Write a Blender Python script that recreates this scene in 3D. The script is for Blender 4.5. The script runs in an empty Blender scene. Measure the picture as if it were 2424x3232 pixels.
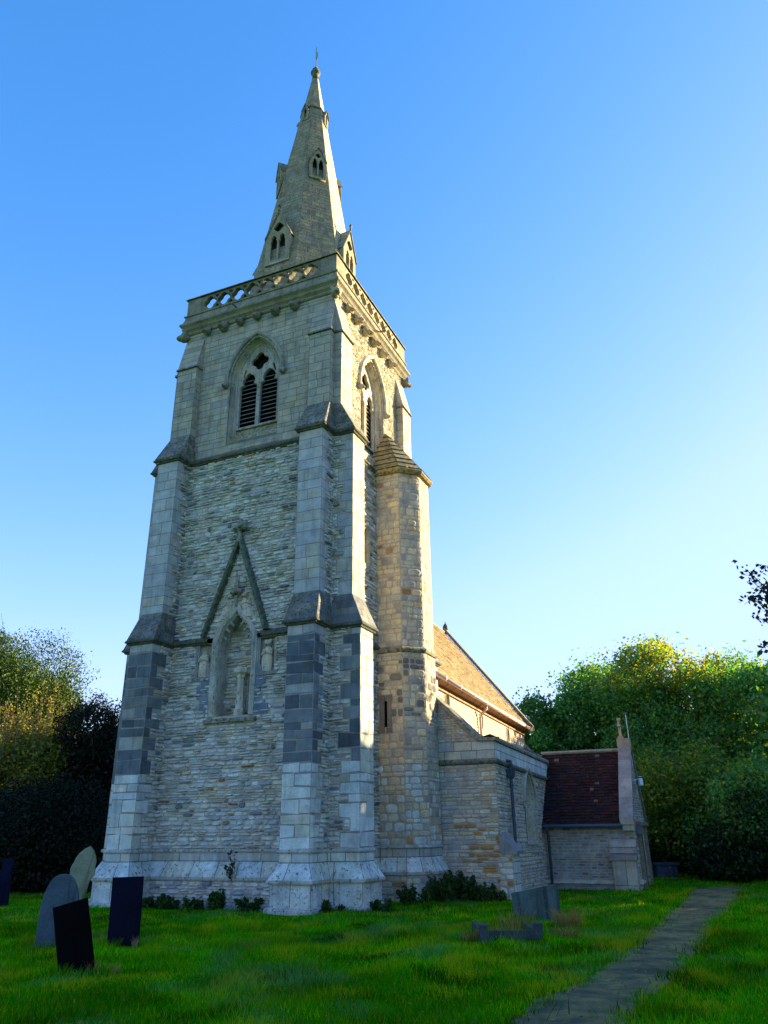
import bpy, bmesh, math, random
import numpy as np
from mathutils import Vector, Matrix
R_ = random.Random(7)
NP = np.random.RandomState(11)
PI = math.pi
S = 1.3                      # working units -> metres, applied to everything at the end
sc = bpy.context.scene
COL = sc.collection

# ------------------------------------------------------------------ camera
F_PX, YAW, PITCH, ROLL = 2386.857, 23.205, 22.768, -0.708
CAM = Vector((11.929, -20.266, 1.6))

# ------------------------------------------------------------------ mesh helper
class MB:
    def __init__(s): s.v=[]; s.f=[]; s.m=[]; s.c=[]; s.mats=[]
    def mat(s, m):
        if m not in s.mats: s.mats.append(m)
        return s.mats.index(m)
    def add(s, vs, fs, m, c=(1,1,1)):
        o=len(s.v); s.v.extend(vs); s.c.extend([c]*len(vs)); k=s.mat(m)
        for f in fs: s.f.append([o+i for i in f]); s.m.append(k)
    def quad(s,a,b,c,d,m,col=(1,1,1)): s.add([tuple(a),tuple(b),tuple(c),tuple(d)],[(0,1,2,3)],m,col)
    def box(s,x0,x1,y0,y1,z0,z1,m,col=(1,1,1)):
        s.add([(x0,y0,z0),(x1,y0,z0),(x1,y1,z0),(x0,y1,z0),(x0,y0,z1),(x1,y0,z1),(x1,y1,z1),(x0,y1,z1)],
              [(0,3,2,1),(4,5,6,7),(0,1,5,4),(1,2,6,5),(2,3,7,6),(3,0,4,7)],m,col)
    def hexa(s,p,m,col=(1,1,1)):   # p: 8 points bottom ring then top ring
        s.add([tuple(q) for q in p],[(0,3,2,1),(4,5,6,7),(0,1,5,4),(1,2,6,5),(2,3,7,6),(3,0,4,7)],m,col)
    def rings(s,rs,m,col=(1,1,1),cap=True,closed=True):
        n=len(rs[0]); vs=[tuple(p) for r in rs for p in r]; fs=[]
        for i in range(len(rs)-1):
            for j in range(n if closed else n-1):
                k=(j+1)%n; fs.append((i*n+j,i*n+k,(i+1)*n+k,(i+1)*n+j))
        if cap: fs.append(tuple(range(n-1,-1,-1))); fs.append(tuple((len(rs)-1)*n+j for j in range(n)))
        s.add(vs,fs,m,col)
    def tube(s,pts,rad,m,n=8,col=(1,1,1),cap=True):
        rs=[]; P=[Vector(p) for p in pts]
        for i,p in enumerate(P):
            t=(P[min(i+1,len(P)-1)]-P[max(i-1,0)]).normalized()
            a=t.cross(Vector((0,0,1)) if abs(t.z)<.9 else Vector((1,0,0))).normalized(); b=t.cross(a)
            r=rad[i] if isinstance(rad,(list,tuple)) else rad
            rs.append([p+r*(math.cos(2*PI*k/n)*a+math.sin(2*PI*k/n)*b) for k in range(n)])
        s.rings(rs,m,col,cap)
    def build(s,name,parent=None,smooth=False):
        me=bpy.data.meshes.new(name); me.from_pydata([tuple(x) for x in s.v],[],s.f)
        for m in s.mats: me.materials.append(m)
        me.polygons.foreach_set('material_index',np.array(s.m,dtype=np.int32))
        at=me.color_attributes.new('tint','FLOAT_COLOR','POINT')
        c=np.ones((len(s.v),4),dtype=np.float32); c[:,:3]=np.array(s.c,dtype=np.float32).reshape(-1,3)
        at.data.foreach_set('color',c.ravel())
        if smooth: me.polygons.foreach_set('use_smooth',np.ones(len(me.polygons),dtype=bool))
        me.update()
        o=bpy.data.objects.new(name,me); COL.objects.link(o)
        if parent is not None: o.parent=parent
        return o
def np_mesh(name,V,Fq,tint,mat,parent=None):
    me=bpy.data.meshes.new(name); n=len(V); k=Fq.shape[1]
    me.vertices.add(n); me.vertices.foreach_set('co',V.astype(np.float32).ravel())
    me.loops.add(Fq.size); me.loops.foreach_set('vertex_index',Fq.astype(np.int32).ravel())
    me.polygons.add(len(Fq)); me.polygons.foreach_set('loop_start',np.arange(0,Fq.size,k,dtype=np.int32))
    me.polygons.foreach_set('loop_total',np.full(len(Fq),k,dtype=np.int32))
    me.materials.append(mat); me.update(calc_edges=True)
    at=me.color_attributes.new('tint','FLOAT_COLOR','POINT')
    c=np.ones((n,4),dtype=np.float32); c[:,:3]=tint; at.data.foreach_set('color',c.ravel())
    me.validate()
    o=bpy.data.objects.new(name,me); COL.objects.link(o)
    if parent is not None: o.parent=parent
    return o
def tag(o,label,cat,group=None,kind=None):
    if label: o['label']=label
    if cat: o['category']=cat
    if group: o['group']=group
    if kind: o['kind']=kind
    return o
def empty(name,loc=(0,0,0)):
    o=bpy.data.objects.new(name,None); o.location=loc; COL.objects.link(o); return o
def part_label(o,l): o['label']=l; return o

# ------------------------------------------------------------------ materials
def mat_base(name,rough=.9):
    m=bpy.data.materials.new(name); m.use_nodes=True; nt=m.node_tree
    b=nt.nodes['Principled BSDF']; b.inputs['Roughness'].default_value=rough
    b.inputs['Specular IOR Level'].default_value=.25
    return m,nt,b
def N(nt,t,**k):
    n=nt.nodes.new(t)
    for a,v in k.items():
        if a.startswith('i_'): n.inputs[a[2:].replace('_',' ')].default_value=v
        else: setattr(n,a,v)
    return n
def mixc(nt,a,b,fac,blend='MIX'):
    n=nt.nodes.new('ShaderNodeMix'); n.data_type='RGBA'; n.blend_type=blend; n.clamp_result=False
    for sock,val in ((n.inputs[0],fac),(n.inputs[6],a),(n.inputs[7],b)):
        if hasattr(val,'is_output'): nt.links.new(val,sock)
        elif isinstance(val,(int,float)): sock.default_value=val
        else: sock.default_value=(*val,1)
    return n.outputs[2]
def ramp(nt,src,p0,p1,c0=0,c1=1):
    r=nt.nodes.new('ShaderNodeMapRange'); r.inputs[1].default_value=p0; r.inputs[2].default_value=p1
    r.inputs[3].default_value=c0; r.inputs[4].default_value=c1; r.clamp=True
    nt.links.new(src,r.inputs[0]); return r.outputs[0]
def noise(nt,scale,detail=4,rough=.55,vec=None,dist=0):
    n=N(nt,'ShaderNodeTexNoise',i_Scale=scale,i_Detail=detail,i_Roughness=rough,i_Distortion=dist)
    if vec is not None: nt.links.new(vec,n.inputs['Vector'])
    return n.outputs['Fac']
def stone_mat(name,base=(1,1,1),moss=0.0,lichen=0.0,white=0.0,var=.35,bump=.5,fine=28,rough=.95,streak=.25):
    m,nt,b=mat_base(name,rough)
    tc=N(nt,'ShaderNodeTexCoord'); v=tc.outputs['Object']
    at=N(nt,'ShaderNodeAttribute',attribute_name='tint')
    c=mixc(nt,at.outputs['Color'],base,1.0,'MULTIPLY')
    n1=noise(nt,2.2,6,.6,v); n2=noise(nt,fine,5,.65,v); n3=noise(nt,9,4,.6,v,.4)
    g=ramp(nt,n1,.3,.72,1-var,1+var*.6); cg=N(nt,'ShaderNodeCombineColor')
    for i in range(3): nt.links.new(g,cg.inputs[i])
    c=mixc(nt,c,cg.outputs[0],1.0,'MULTIPLY')
    g2=ramp(nt,n2,.25,.75,.72,1.25); cg2=N(nt,'ShaderNodeCombineColor')
    for i in range(3): nt.links.new(g2,cg2.inputs[i])
    c=mixc(nt,c,cg2.outputs[0],1.0,'MULTIPLY')
    # broad warm / cool patches of weathering
    c=mixc(nt,c,mixc(nt,c,(1.2,1.0,.62),1.0,'MULTIPLY'),ramp(nt,noise(nt,1.1,3,.5,v,.6),.5,.72,0,.4))
    if streak:
        mp=N(nt,'ShaderNodeMapping'); mp.inputs['Scale'].default_value=(3.4,3.4,.28); nt.links.new(v,mp.inputs['Vector'])
        st=noise(nt,1.6,4,.6,mp.outputs[0])
        c=mixc(nt,c,mixc(nt,c,(.42,.45,.46),1.0,'MULTIPLY'),ramp(nt,st,.52,.72,0,streak*2.4))
    if moss: c=mixc(nt,c,(.055,.065,.03),ramp(nt,n3,.62-.32*moss,.72-.25*moss,0,.9))
    if lichen: c=mixc(nt,c,(.42,.27,.03),ramp(nt,noise(nt,5,6,.7,v),.6-.14*lichen,.7-.1*lichen,0,.85))
    if white: c=mixc(nt,c,(.62,.64,.58),ramp(nt,noise(nt,13,6,.75,v),.62-.16*white,.68-.14*white,0,.8))
    nt.links.new(c,b.inputs['Base Color'])
    bp=N(nt,'ShaderNodeBump',i_Strength=bump,i_Distance=.02)
    ad=N(nt,'ShaderNodeMath',operation='ADD'); nt.links.new(n2,ad.inputs[0]); nt.links.new(n3,ad.inputs[1])
    nt.links.new(ad.outputs[0],bp.inputs['Height']); nt.links.new(bp.outputs[0],b.inputs['Normal'])
    return m
RUB=stone_mat('rubble_stone',var=.3,bump=.9,streak=.12)
ASH=stone_mat('ashlar_stone',var=.3,bump=.55,streak=.22)
BASEM=stone_mat('plinth_stone',var=.4,bump=.7,moss=.2,white=.42)
MOR=stone_mat('lime_mortar',base=(1,1,1),var=.25,bump=.7,fine=45,streak=.1)
MOSS=stone_mat('mossy_stone',moss=.42,lichen=.12,var=.4,bump=.8)
LICH=stone_mat('lichened_stone',moss=.45,lichen=.75,var=.4,bump=.7)
CARV=stone_mat('carved_stone',var=.35,bump=.8,streak=.35,moss=.12)
SPI=stone_mat('spire_stone',var=.35,bump=.5,moss=.18,lichen=.25,streak=.3)
TILE=stone_mat('roof_tile_stone',var=.4,bump=.7,moss=.05,lichen=.15,streak=0)
RTIL=stone_mat('red_roof_tile',var=.45,bump=.5,moss=.12,streak=.1)
SLATE=stone_mat('dark_slate',var=.3,bump=.2,streak=.25,rough=.95)
SLATE.node_tree.nodes['Principled BSDF'].inputs['Specular IOR Level'].default_value=.03
GREYH=stone_mat('grey_headstone',var=.35,bump=.4,streak=.5,white=.0)
def plain(name,col,rough=.6,metal=0,nz=.2,bump=0):
    m,nt,b=mat_base(name,rough); b.inputs['Metallic'].default_value=metal
    tc=N(nt,'ShaderNodeTexCoord'); n=noise(nt,14,4,.6,tc.outputs['Object'])
    g=ramp(nt,n,.3,.7,1-nz,1+nz); cg=N(nt,'ShaderNodeCombineColor')
    for i in range(3): nt.links.new(g,cg.inputs[i])
    nt.links.new(mixc(nt,col,cg.outputs[0],1.0,'MULTIPLY'),b.inputs['Base Color'])
    if bump:
        bp=N(nt,'ShaderNodeBump',i_Strength=bump,i_Distance=.02); nt.links.new(n,bp.inputs['Height']); nt.links.new(bp.outputs[0],b.inputs['Normal'])
    return m
DARK=plain('dark_interior',(.012,.012,.014),.9)  # near-black stands in for the unlit space behind openings
LOUV=plain('weathered_louvre_board',(.16,.15,.14),.85)
LEAD=plain('lead_sheet',(.13,.15,.17),.6)
IRON=plain('painted_iron_pipe',(.05,.075,.11),.45)
PPIPE=plain('pink_painted_gutter',(.62,.44,.37),.5,nz=.08)
WOOD=plain('weathered_oak',(.24,.19,.14),.8,nz=.4,bump=.4)
BROWNW=plain('stained_soffit_board',(.36,.17,.06),.7,nz=.3)
GLASS=plain('leaded_glass',(.02,.024,.03),.15)
GILT=plain('gilded_copper',(.26,.33,.24),.6,metal=0,nz=.15)
WHITE=plain('white_enamel',(.75,.8,.82),.4,nz=.05)
BARK=plain('tree_bark',(.09,.075,.055),.9,nz=.4,bump=.6)
TWIG=plain('pale_twig_bark',(.26,.17,.1),.9,nz=.3)
def leaf_mat(name,trans=.35,gl=.015):
    m=bpy.data.materials.new(name); m.use_nodes=True; nt=m.node_tree; nt.nodes.clear()
    at=N(nt,'ShaderNodeAttribute',attribute_name='tint')
    d=N(nt,'ShaderNodeBsdfDiffuse'); t=N(nt,'ShaderNodeBsdfTranslucent'); g=N(nt,'ShaderNodeBsdfGlossy',i_Roughness=.5)
    nt.links.new(at.outputs['Color'],d.inputs['Color'])
    tcol=mixc(nt,at.outputs['Color'],(1.5,1.35,.45),1.0,'MULTIPLY'); nt.links.new(tcol,t.inputs['Color'])
    g.inputs['Color'].default_value=(1,1,1,1)
    a=N(nt,'ShaderNodeMixShader'); a.inputs[0].default_value=trans; nt.links.new(d.outputs[0],a.inputs[1]); nt.links.new(t.outputs[0],a.inputs[2])
    b=N(nt,'ShaderNodeMixShader'); b.inputs[0].default_value=gl; nt.links.new(a.outputs[0],b.inputs[1]); nt.links.new(g.outputs[0],b.inputs[2])
    o=N(nt,'ShaderNodeOutputMaterial'); nt.links.new(b.outputs[0],o.inputs['Surface']); return m
LEAF=leaf_mat('tree_leaf',.5); YEWL=leaf_mat('yew_needles',.15); GRASSM=leaf_mat('grass_blade',.55,0)

# ------------------------------------------------------------------ masonry
P_RUB=[((.63,.65,.60),5),((.55,.57,.54),4),((.40,.43,.43),2),((.20,.23,.25),.8),((.58,.54,.43),1.5),((.36,.27,.2),.12)]
P_ASH=[((.45,.47,.43),5),((.41,.43,.41),4),((.48,.47,.38),1.6),((.34,.36,.36),1)]
P_ASHP=[((.58,.64,.61),5),((.53,.58,.56),3),((.58,.59,.49),1.5)]
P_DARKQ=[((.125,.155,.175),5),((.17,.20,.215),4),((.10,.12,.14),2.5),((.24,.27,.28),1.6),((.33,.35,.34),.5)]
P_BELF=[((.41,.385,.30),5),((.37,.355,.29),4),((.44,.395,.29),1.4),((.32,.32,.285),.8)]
P_SUN=[((.60,.53,.38),5),((.55,.47,.33),3),((.64,.58,.45),3)]  # sunlight put into the colour: paler, warmer stone for sun-facing walls
P_TUR=[((.56,.48,.34),5),((.46,.42,.34),3),((.35,.33,.30),1.6),((.62,.50,.32),2),((.42,.24,.10),.22)]
P_AIS=[((.54,.51,.42),5),((.46,.46,.43),4),((.36,.38,.40),2.4),((.60,.51,.35),2),((.40,.23,.10),.4)]
P_SPI=[((.315,.28,.185),5),((.285,.255,.18),4),((.35,.30,.185),1.6),((.25,.23,.175),1.2)]
P_TILE=[((.36,.27,.14),5),((.30,.22,.12),3),((.42,.33,.17),3),((.22,.18,.12),1.5)]
P_RED=[((.034,.010,.010),5),((.026,.010,.012),4),((.05,.013,.011),2),((.02,.013,.02),2)]
P_PORCH=[((.28,.32,.33),5),((.23,.27,.29),4),((.33,.35,.33),2),((.17,.19,.21),1)]
MORC=(.42,.36,.28)
def pick(pal,rng,j=.1):
    t=sum(w for _,w in pal)*rng.random()
    for c,w in pal:
        t-=w
        if t<=0: break
    k=1+rng.uniform(-j,j); return (c[0]*k*(1+rng.uniform(-.03,.03)),c[1]*k,c[2]*k*(1+rng.uniform(-.03,.03)))
def sub_iv(iv,holes):
    for a,b in holes:
        out=[]
        for x,y in iv:
            if b<=x or a>=y: out.append((x,y)); continue
            if a>x: out.append((x,a))
            if b<y: out.append((b,y))
        iv=out
    return iv
def masonry(mb,p00,p10,p11,p01,h=(.08,.14),w=(.18,.42),depth=(.0,.03),gap=.012,pal=P_RUB,mat=None,mor=None,morc=MORC,
            jit=.10,bev=.25,hole=None,rng=R_,colfn=None,two=.0,backing=True,backstep=.08):
    mat=mat or RUB; mor=mor or MOR
    p00,p10,p11,p01=map(Vector,(p00,p10,p11,p01))
    V=((p01-p00).length+(p11-p10).length)/2
    nrm=(p10-p00).cross(p01-p00)
    if nrm.length<1e-6: nrm=(p11-p01).cross(p01-p00)
    nrm.normalize()
    Lb=(p10-p00).length; Lt=(p11-p01).length
    def P(fu,t,d=0): 
        a=p00.lerp(p01,t); b=p10.lerp(p11,t); return a.lerp(b,fu)+nrm*d
    def holes(v0,v1):
        if not hole: return []
        out=[]
        for k in range(3):
            out+=hole(v0+(v1-v0)*k/2)
        return out
    # backing
    if backing:
        if hole:
            v=0; nst=max(1,int(V/backstep))
            for i in range(nst):
                t0=i/nst; t1=(i+1)/nst; L=Lb+(Lt-Lb)*(t0+t1)/2
                for a,b in sub_iv([(0,L)],hole((t0+t1)/2*V)):
                    if b-a>.005: mb.quad(P(a/L,t0),P(b/L,t0),P(b/L,t1),P(a/L,t1),mor,morc)
        else: mb.quad(p00,p10,p11,p01,mor,morc)
    v=0; row=0
    while v<V-1e-4:
        hh=rng.uniform(*h)
        if V-v-hh<h[0]*.6: hh=V-v
        t0=v/V; t1=min(1,(v+hh)/V); tm=(t0+t1)/2; L=Lb+(Lt-Lb)*tm
        ivs=sub_iv([(0,L)],holes(v,v+hh)) if L>.02 else []
        for a,b in ivs:
            u=a; first=True
            while u<b-1e-4:
                ww=rng.uniform(*w)*(.6 if first and row%2 else 1); first=False
                if b-u-ww<w[0]*.55: ww=b-u
                subs=[(t0,t1)]
                if two and rng.random()<two and hh>h[0]*1.2:
                    k=rng.uniform(.4,.6); tt=t0+(t1-t0)*k; subs=[(t0,tt),(tt,t1)]
                for s0,s1 in subs:
                    g=gap/2; H=(s1-s0)*V
                    if ww<gap*1.5 or H<gap*1.5: continue
                    fu0=(u+g)/L; fu1=(u+ww-g)/L; gt=g/V; q0=s0+gt; q1=s1-gt
                    d=rng.uniform(*depth); c=colfn(P((fu0+fu1)/2,(q0+q1)/2),rng) if colfn else None
                    if c is None: c=pick(pal,rng)
                    jx=jit*(fu1-fu0)*.5; jt=jit*(q1-q0)
                    J=lambda s:rng.uniform(-s,s)
                    bu=min(.25,bev*H/max(ww,.01)*.9); bt=bev
                    if bev>.12:
                        du=fu1-fu0; dt=q1-q0
                        pr=[(0,.3),(.12,0),(.5,0),(.88,0),(1,.3),(1,.7),(.88,1),(.5,1),(.12,1),(0,.7)]
                        ol=[(fu0+x*du+J(jx*.5 if .1<x<.9 else jx*.3),q0+y*dt+J(jt)*(.8 if y in(0,1) else .4)) for x,y in pr]
                        cx=(fu0+fu1)/2; ct=(q0+q1)/2
                        outer=[P(min(1,max(0,x)),y,-.004) for x,y in ol]
                        inn=[P(cx+(min(1,max(0,x))-cx)*(1-2*bu*.8),ct+(y-ct)*(1-bt),max(.004,d)*(1+J(.25))) for x,y in ol]
                        n=len(ol); fs=[(i,(i+1)%n,n+(i+1)%n,n+i) for i in range(n)]+[tuple(range(n,2*n))]
                        mb.add([tuple(p) for p in outer+inn],fs,mat,c)
                    else:
                        ol=[(fu0+J(jx*.4),q0+J(jt)),(fu1+J(jx*.4),q0+J(jt)),(fu1+J(jx*.4),q1+J(jt)),(fu0+J(jx*.4),q1+J(jt))] if jit else [(fu0,q0),(fu1,q0),(fu1,q1),(fu0,q1)]
                        cx=(fu0+fu1)/2; ct=(q0+q1)/2
                        e=min(.35,.012/ww); e2=min(.3,.012/H)
                        outer=[P(x,y,-.003) for x,y in ol]
                        inn=[P(cx+(x-cx)*(1-2*e),ct+(y-ct)*(1-2*e2),max(.003,d)+J(.0012)) for x,y in ol]
                        mb.add([tuple(p) for p in outer+inn],[(0,1,5,4),(1,2,6,5),(2,3,7,6),(3,0,4,7),(4,5,6,7)],mat,c)
                u+=ww
        v+=hh; row+=1
RUBS=dict(h=(.06,.135),w=(.13,.42),depth=(.006,.06),gap=.022,jit=.22,bev=.36,two=.2,morc=(.44,.41,.34))
ASHS=dict(h=(.22,.32),w=(.3,.6),depth=(.003,.008),gap=.010,jit=0,bev=.05,morc=(.16,.15,.13))
BELS=dict(h=(.12,.28),w=(.24,.72),depth=(.003,.011),gap=.007,jit=0,bev=.05,morc=(.20,.19,.15))

# side frames: W, S, E, N
def side(k):
    return [lambda x,o,z:(x,-o,z), lambda x,o,z:(o,x,z), lambda x,o,z:(-x,o,z), lambda x,o,z:(-o,-x,z)][k]

def outline(w,d,e,b,z):
    """plan outline of tower with its eight angle buttresses, counter clockwise"""
    pts=[]
    for k in range(4):
        f=side(k)
        for x,o in ((-e,w),(-e,b),(-d,b),(-d,w),(d,w),(d,b),(e,b),(e,w)): pts.append(Vector(f(x,o,z)))
    return pts
def ringmould(mb,w,d,e,b,prof,mat,col):
    rs=[outline(w+o,d-o,e+o,b+o,z) for o,z in prof]
    mb.rings(rs,mat,col,cap=False)

W1,D1,E1,B1=2.96,2.14,2.93,3.79
W2,D2,E2,B2=2.95,2.13,2.90,3.54
W3,D3,E3,B3=2.85,2.12,2.88,3.12
Z1,Z1T,Z2,Z2T,Z3,Z3T,ZC=6.5,7.36,12.27,13.3,15.85,17.06,17.5

def arch_half(a,r,zs,z):
    if z<=zs: return a
    t=r*r-(z-zs)**2
    return max(-1,math.sqrt(t)-(r-a)) if t>0 else -1
def arch_pts(a,r,zs,zb,n=14):
    """right then left: pointed arch polyline from bottom-left up over to bottom-right in (x,z)"""
    ap=math.sqrt(max(0,r*r-(r-a)**2)); th=math.atan2(ap,r-a)
    R=[(a,zb)]+[(-(r-a)+r*math.cos(th*i/n),zs+r*math.sin(th*i/n)) for i in range(n+1)]
    L=[(-x,z) for x,z in R]
    return L+R[::-1][1:]
def arch_sweep(mb,f,cx,a,r,zs,zb,prof,mat,col,n=14):
    """prof: list of (offset outward, out distance o) along an arch"""
    rows=[]
    for off,o in prof:
        rows.append([f(cx+x,o,z) for x,z in arch_pts(a+off,r+off,zs,zb,n)])
    for i in range(len(rows)-1):
        A,B=rows[i],rows[i+1]; m=len(A)
        mb.add([tuple(p) for p in A+B],[(j,j+1,m+j+1,m+j) for j in range(m-1)],mat,col)

church=empty('church')
tag(church,'old stone parish church with a tall west tower and spire, clerestoried nave and south porch','church')

# ------------------------------------------------------------------ openings in tower faces
NZB,NZS,NHW,NR=4.42,6.48,.56,.95      # niche
ogx=lambda t: t
def niche_half(z):
    if z<NZB or z>7.3: return -1
    if z<=NZS: return NHW
    t=(z-NZS)/(7.3-NZS)
    # ogee: convex then concave
    return NHW*(math.cos(t*PI/2)**.75)*(1-.35*t) if t<.55 else NHW*(math.cos(.55*PI/2)**.75)*(1-.35*.55)*((1-t)/.45)**1.35
BZB,BZS,BA,BR_=12.85,15.1,.98,1.74     # outer belfry arch
def bel_hole(z0):
    def h(v):
        z=z0+v; 
        if z<BZB: return []
        hw=arch_half(BA-.06,BR_-.06,BZS,z)
        return [(W3-hw,W3+hw)] if hw>0 else []
    return h
# ------------------------------------------------------------------ tower walls
def zone_wall1(side_k):
    def cf(p,rng):
        return None
    return cf
tw=MB()
SEC={0:'W',1:'S',2:'E',3:'N'}
for k in range(4):
    f=side(k); rng=random.Random(100+k)
    full = k in (0,1)
    def band(z0,z1,w0,w1,pal,mat,st,hole=None,colfn=None,x0=None,x1=None):
        a0=-w0 if x0 is None else x0; a1=w0 if x1 is None else x1
        b0=-w1 if x0 is None else x0; b1=w1 if x1 is None else x1
        masonry(tw,f(a0,w0,z0),f(a1,w0,z0),f(b1,w1,z1),f(b0,w1,z1),pal=pal,mat=mat,hole=hole,colfn=colfn,rng=rng,**st)
    rub=dict(RUBS) if full else dict(RUBS,h=(.2,.3),w=(.4,.8))
    # plinth
    band(-.7,.5,W1+.13,W1+.13,P_RUB,RUB,rub)
    band(.56,.92,W1+.19,W1,P_ASHP,BASEM,dict(ASHS,h=(.37,.4),w=(.5,.9)))
    band(.92,1.12,W1,W1,P_ASH,ASH,dict(ASHS,h=(.2,.22),w=(.5,1.0)))
    def h1(v,k=k):
        z=1.2+v
        if k==0:
            hw=niche_half(z); out=[]
            if hw>0: out.append((W1-hw+.02,W1+hw-.02))
            if 5.52<z<6.42: out+= [(W1-1.23,W1-.60),(W1+.66,W1+1.30)]
            return out
        return []
    def cf1(p,rng):
        if p.z<2.6 and rng.random()<.25: return pick(P_ASHP,rng)
        if rng.random()<.015 and p.z<4.3: return (.30,.14,.08)
        return None
    band(1.2,6.45,W1,W1,P_RUB,RUB,rub,hole=h1,colfn=cf1)
    def h2(v,k=k):
        z=6.6+v; out=[]
        if k==0 and z<7.3:
            hw=niche_half(z)
            if hw>0: out.append((W2-hw+.02,W2+hw-.02))
        if k==1 and 8.95<z<10.05: out.append((W2-1.0,W2-.55))
        return out
    band(6.6,12.25,W2,W2,P_RUB,RUB,rub,hole=h2)
    if k==1:
        # belfry south: rubble between ashlar margins
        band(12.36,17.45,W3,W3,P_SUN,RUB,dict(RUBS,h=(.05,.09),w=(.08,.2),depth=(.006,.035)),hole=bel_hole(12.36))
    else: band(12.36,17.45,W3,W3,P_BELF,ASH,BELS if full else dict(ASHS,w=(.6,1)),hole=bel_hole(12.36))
    # niche back wall
    if k==0:
        y=W1-.46
        masonry(tw,(-.7,-y,NZB-.05),(.7,-y,NZB-.05),(.7,-y,7.35),(-.7,-y,7.35),pal=P_RUB,mat=RUB,rng=rng,**RUBS)
# inner dark lining so that nothing shows through the openings
for s_ in (1,):
    a=2.30
    tw.rings([[(-a,-a,12.7),(a,-a,12.7),(a,a,12.7),(-a,a,12.7)],[(-a,-a,17.3),(a,-a,17.3),(a,a,17.3),(-a,a,17.3)]],DARK,(1,1,1))
tw.rings([[(-2.4,-2.4,-.5),(2.4,-2.4,-.5),(2.4,2.4,-.5),(-2.4,2.4,-.5)],[(-2.4,-2.4,12.3),(2.4,-2.4,12.3),(2.4,2.4,12.3),(-2.4,2.4,12.3)]],DARK,(1,1,1))
tower=tw.build('tower_wall',church)

# string courses round tower and buttresses
def strings(name,w,d,e,b,prof,mat,col,parent=tower,gap=None):
    m=MB()
    if gap:
        rs=[]
        for o,z in prof:
            pts=outline(w+o,d-o,e+o,b+o,z)     # index 3,4 : -d,w  d,w on the west side
            rs.append(pts[4:]+pts[:4])
            rs[-1]=[Vector((gap,-(w+o),z))]+rs[-1]+[Vector((-gap,-(w+o),z))]
        m.rings(rs,mat,col,cap=False,closed=False)
    else: ringmould(m,w,d,e,b,prof,mat,col)
    return m.build(name,parent)
strings('footing_course',W1,D1,E1,B1,[(.22,-.7),(.22,-.02),(.2,.01),(.12,.03)],BASEM,(.5,.5,.47))
strings('plinth_lip',W1,D1,E1,B1,[(.12,.48),(.185,.49),(.2,.52),(.2,.565),(.185,.575),(.1,.58)],BASEM,(.45,.44,.38))
strings('plinth_roll',W1,D1,E1,B1,[(-.01,1.105),(.03,1.115),(.048,1.15),(.04,1.185),(.0,1.21),(-.02,1.21)],BASEM,(.42,.42,.38))
strings('string_course',W1,D1,E1,B1,[(-.01,6.42),(.05,6.43),(.07,6.47),(.115,6.49),(.12,6.53),(.03,6.64),(-.06,6.72)],MOSS,(.11,.12,.10),gap=.86)
strings('string_course',W2,D2,E2,B2,[(-.01,12.18),(.05,12.19),(.07,12.23),(.115,12.25),(.12,12.29),(.03,12.40),(-.12,12.5)],MOSS,(.12,.13,.10))

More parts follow.
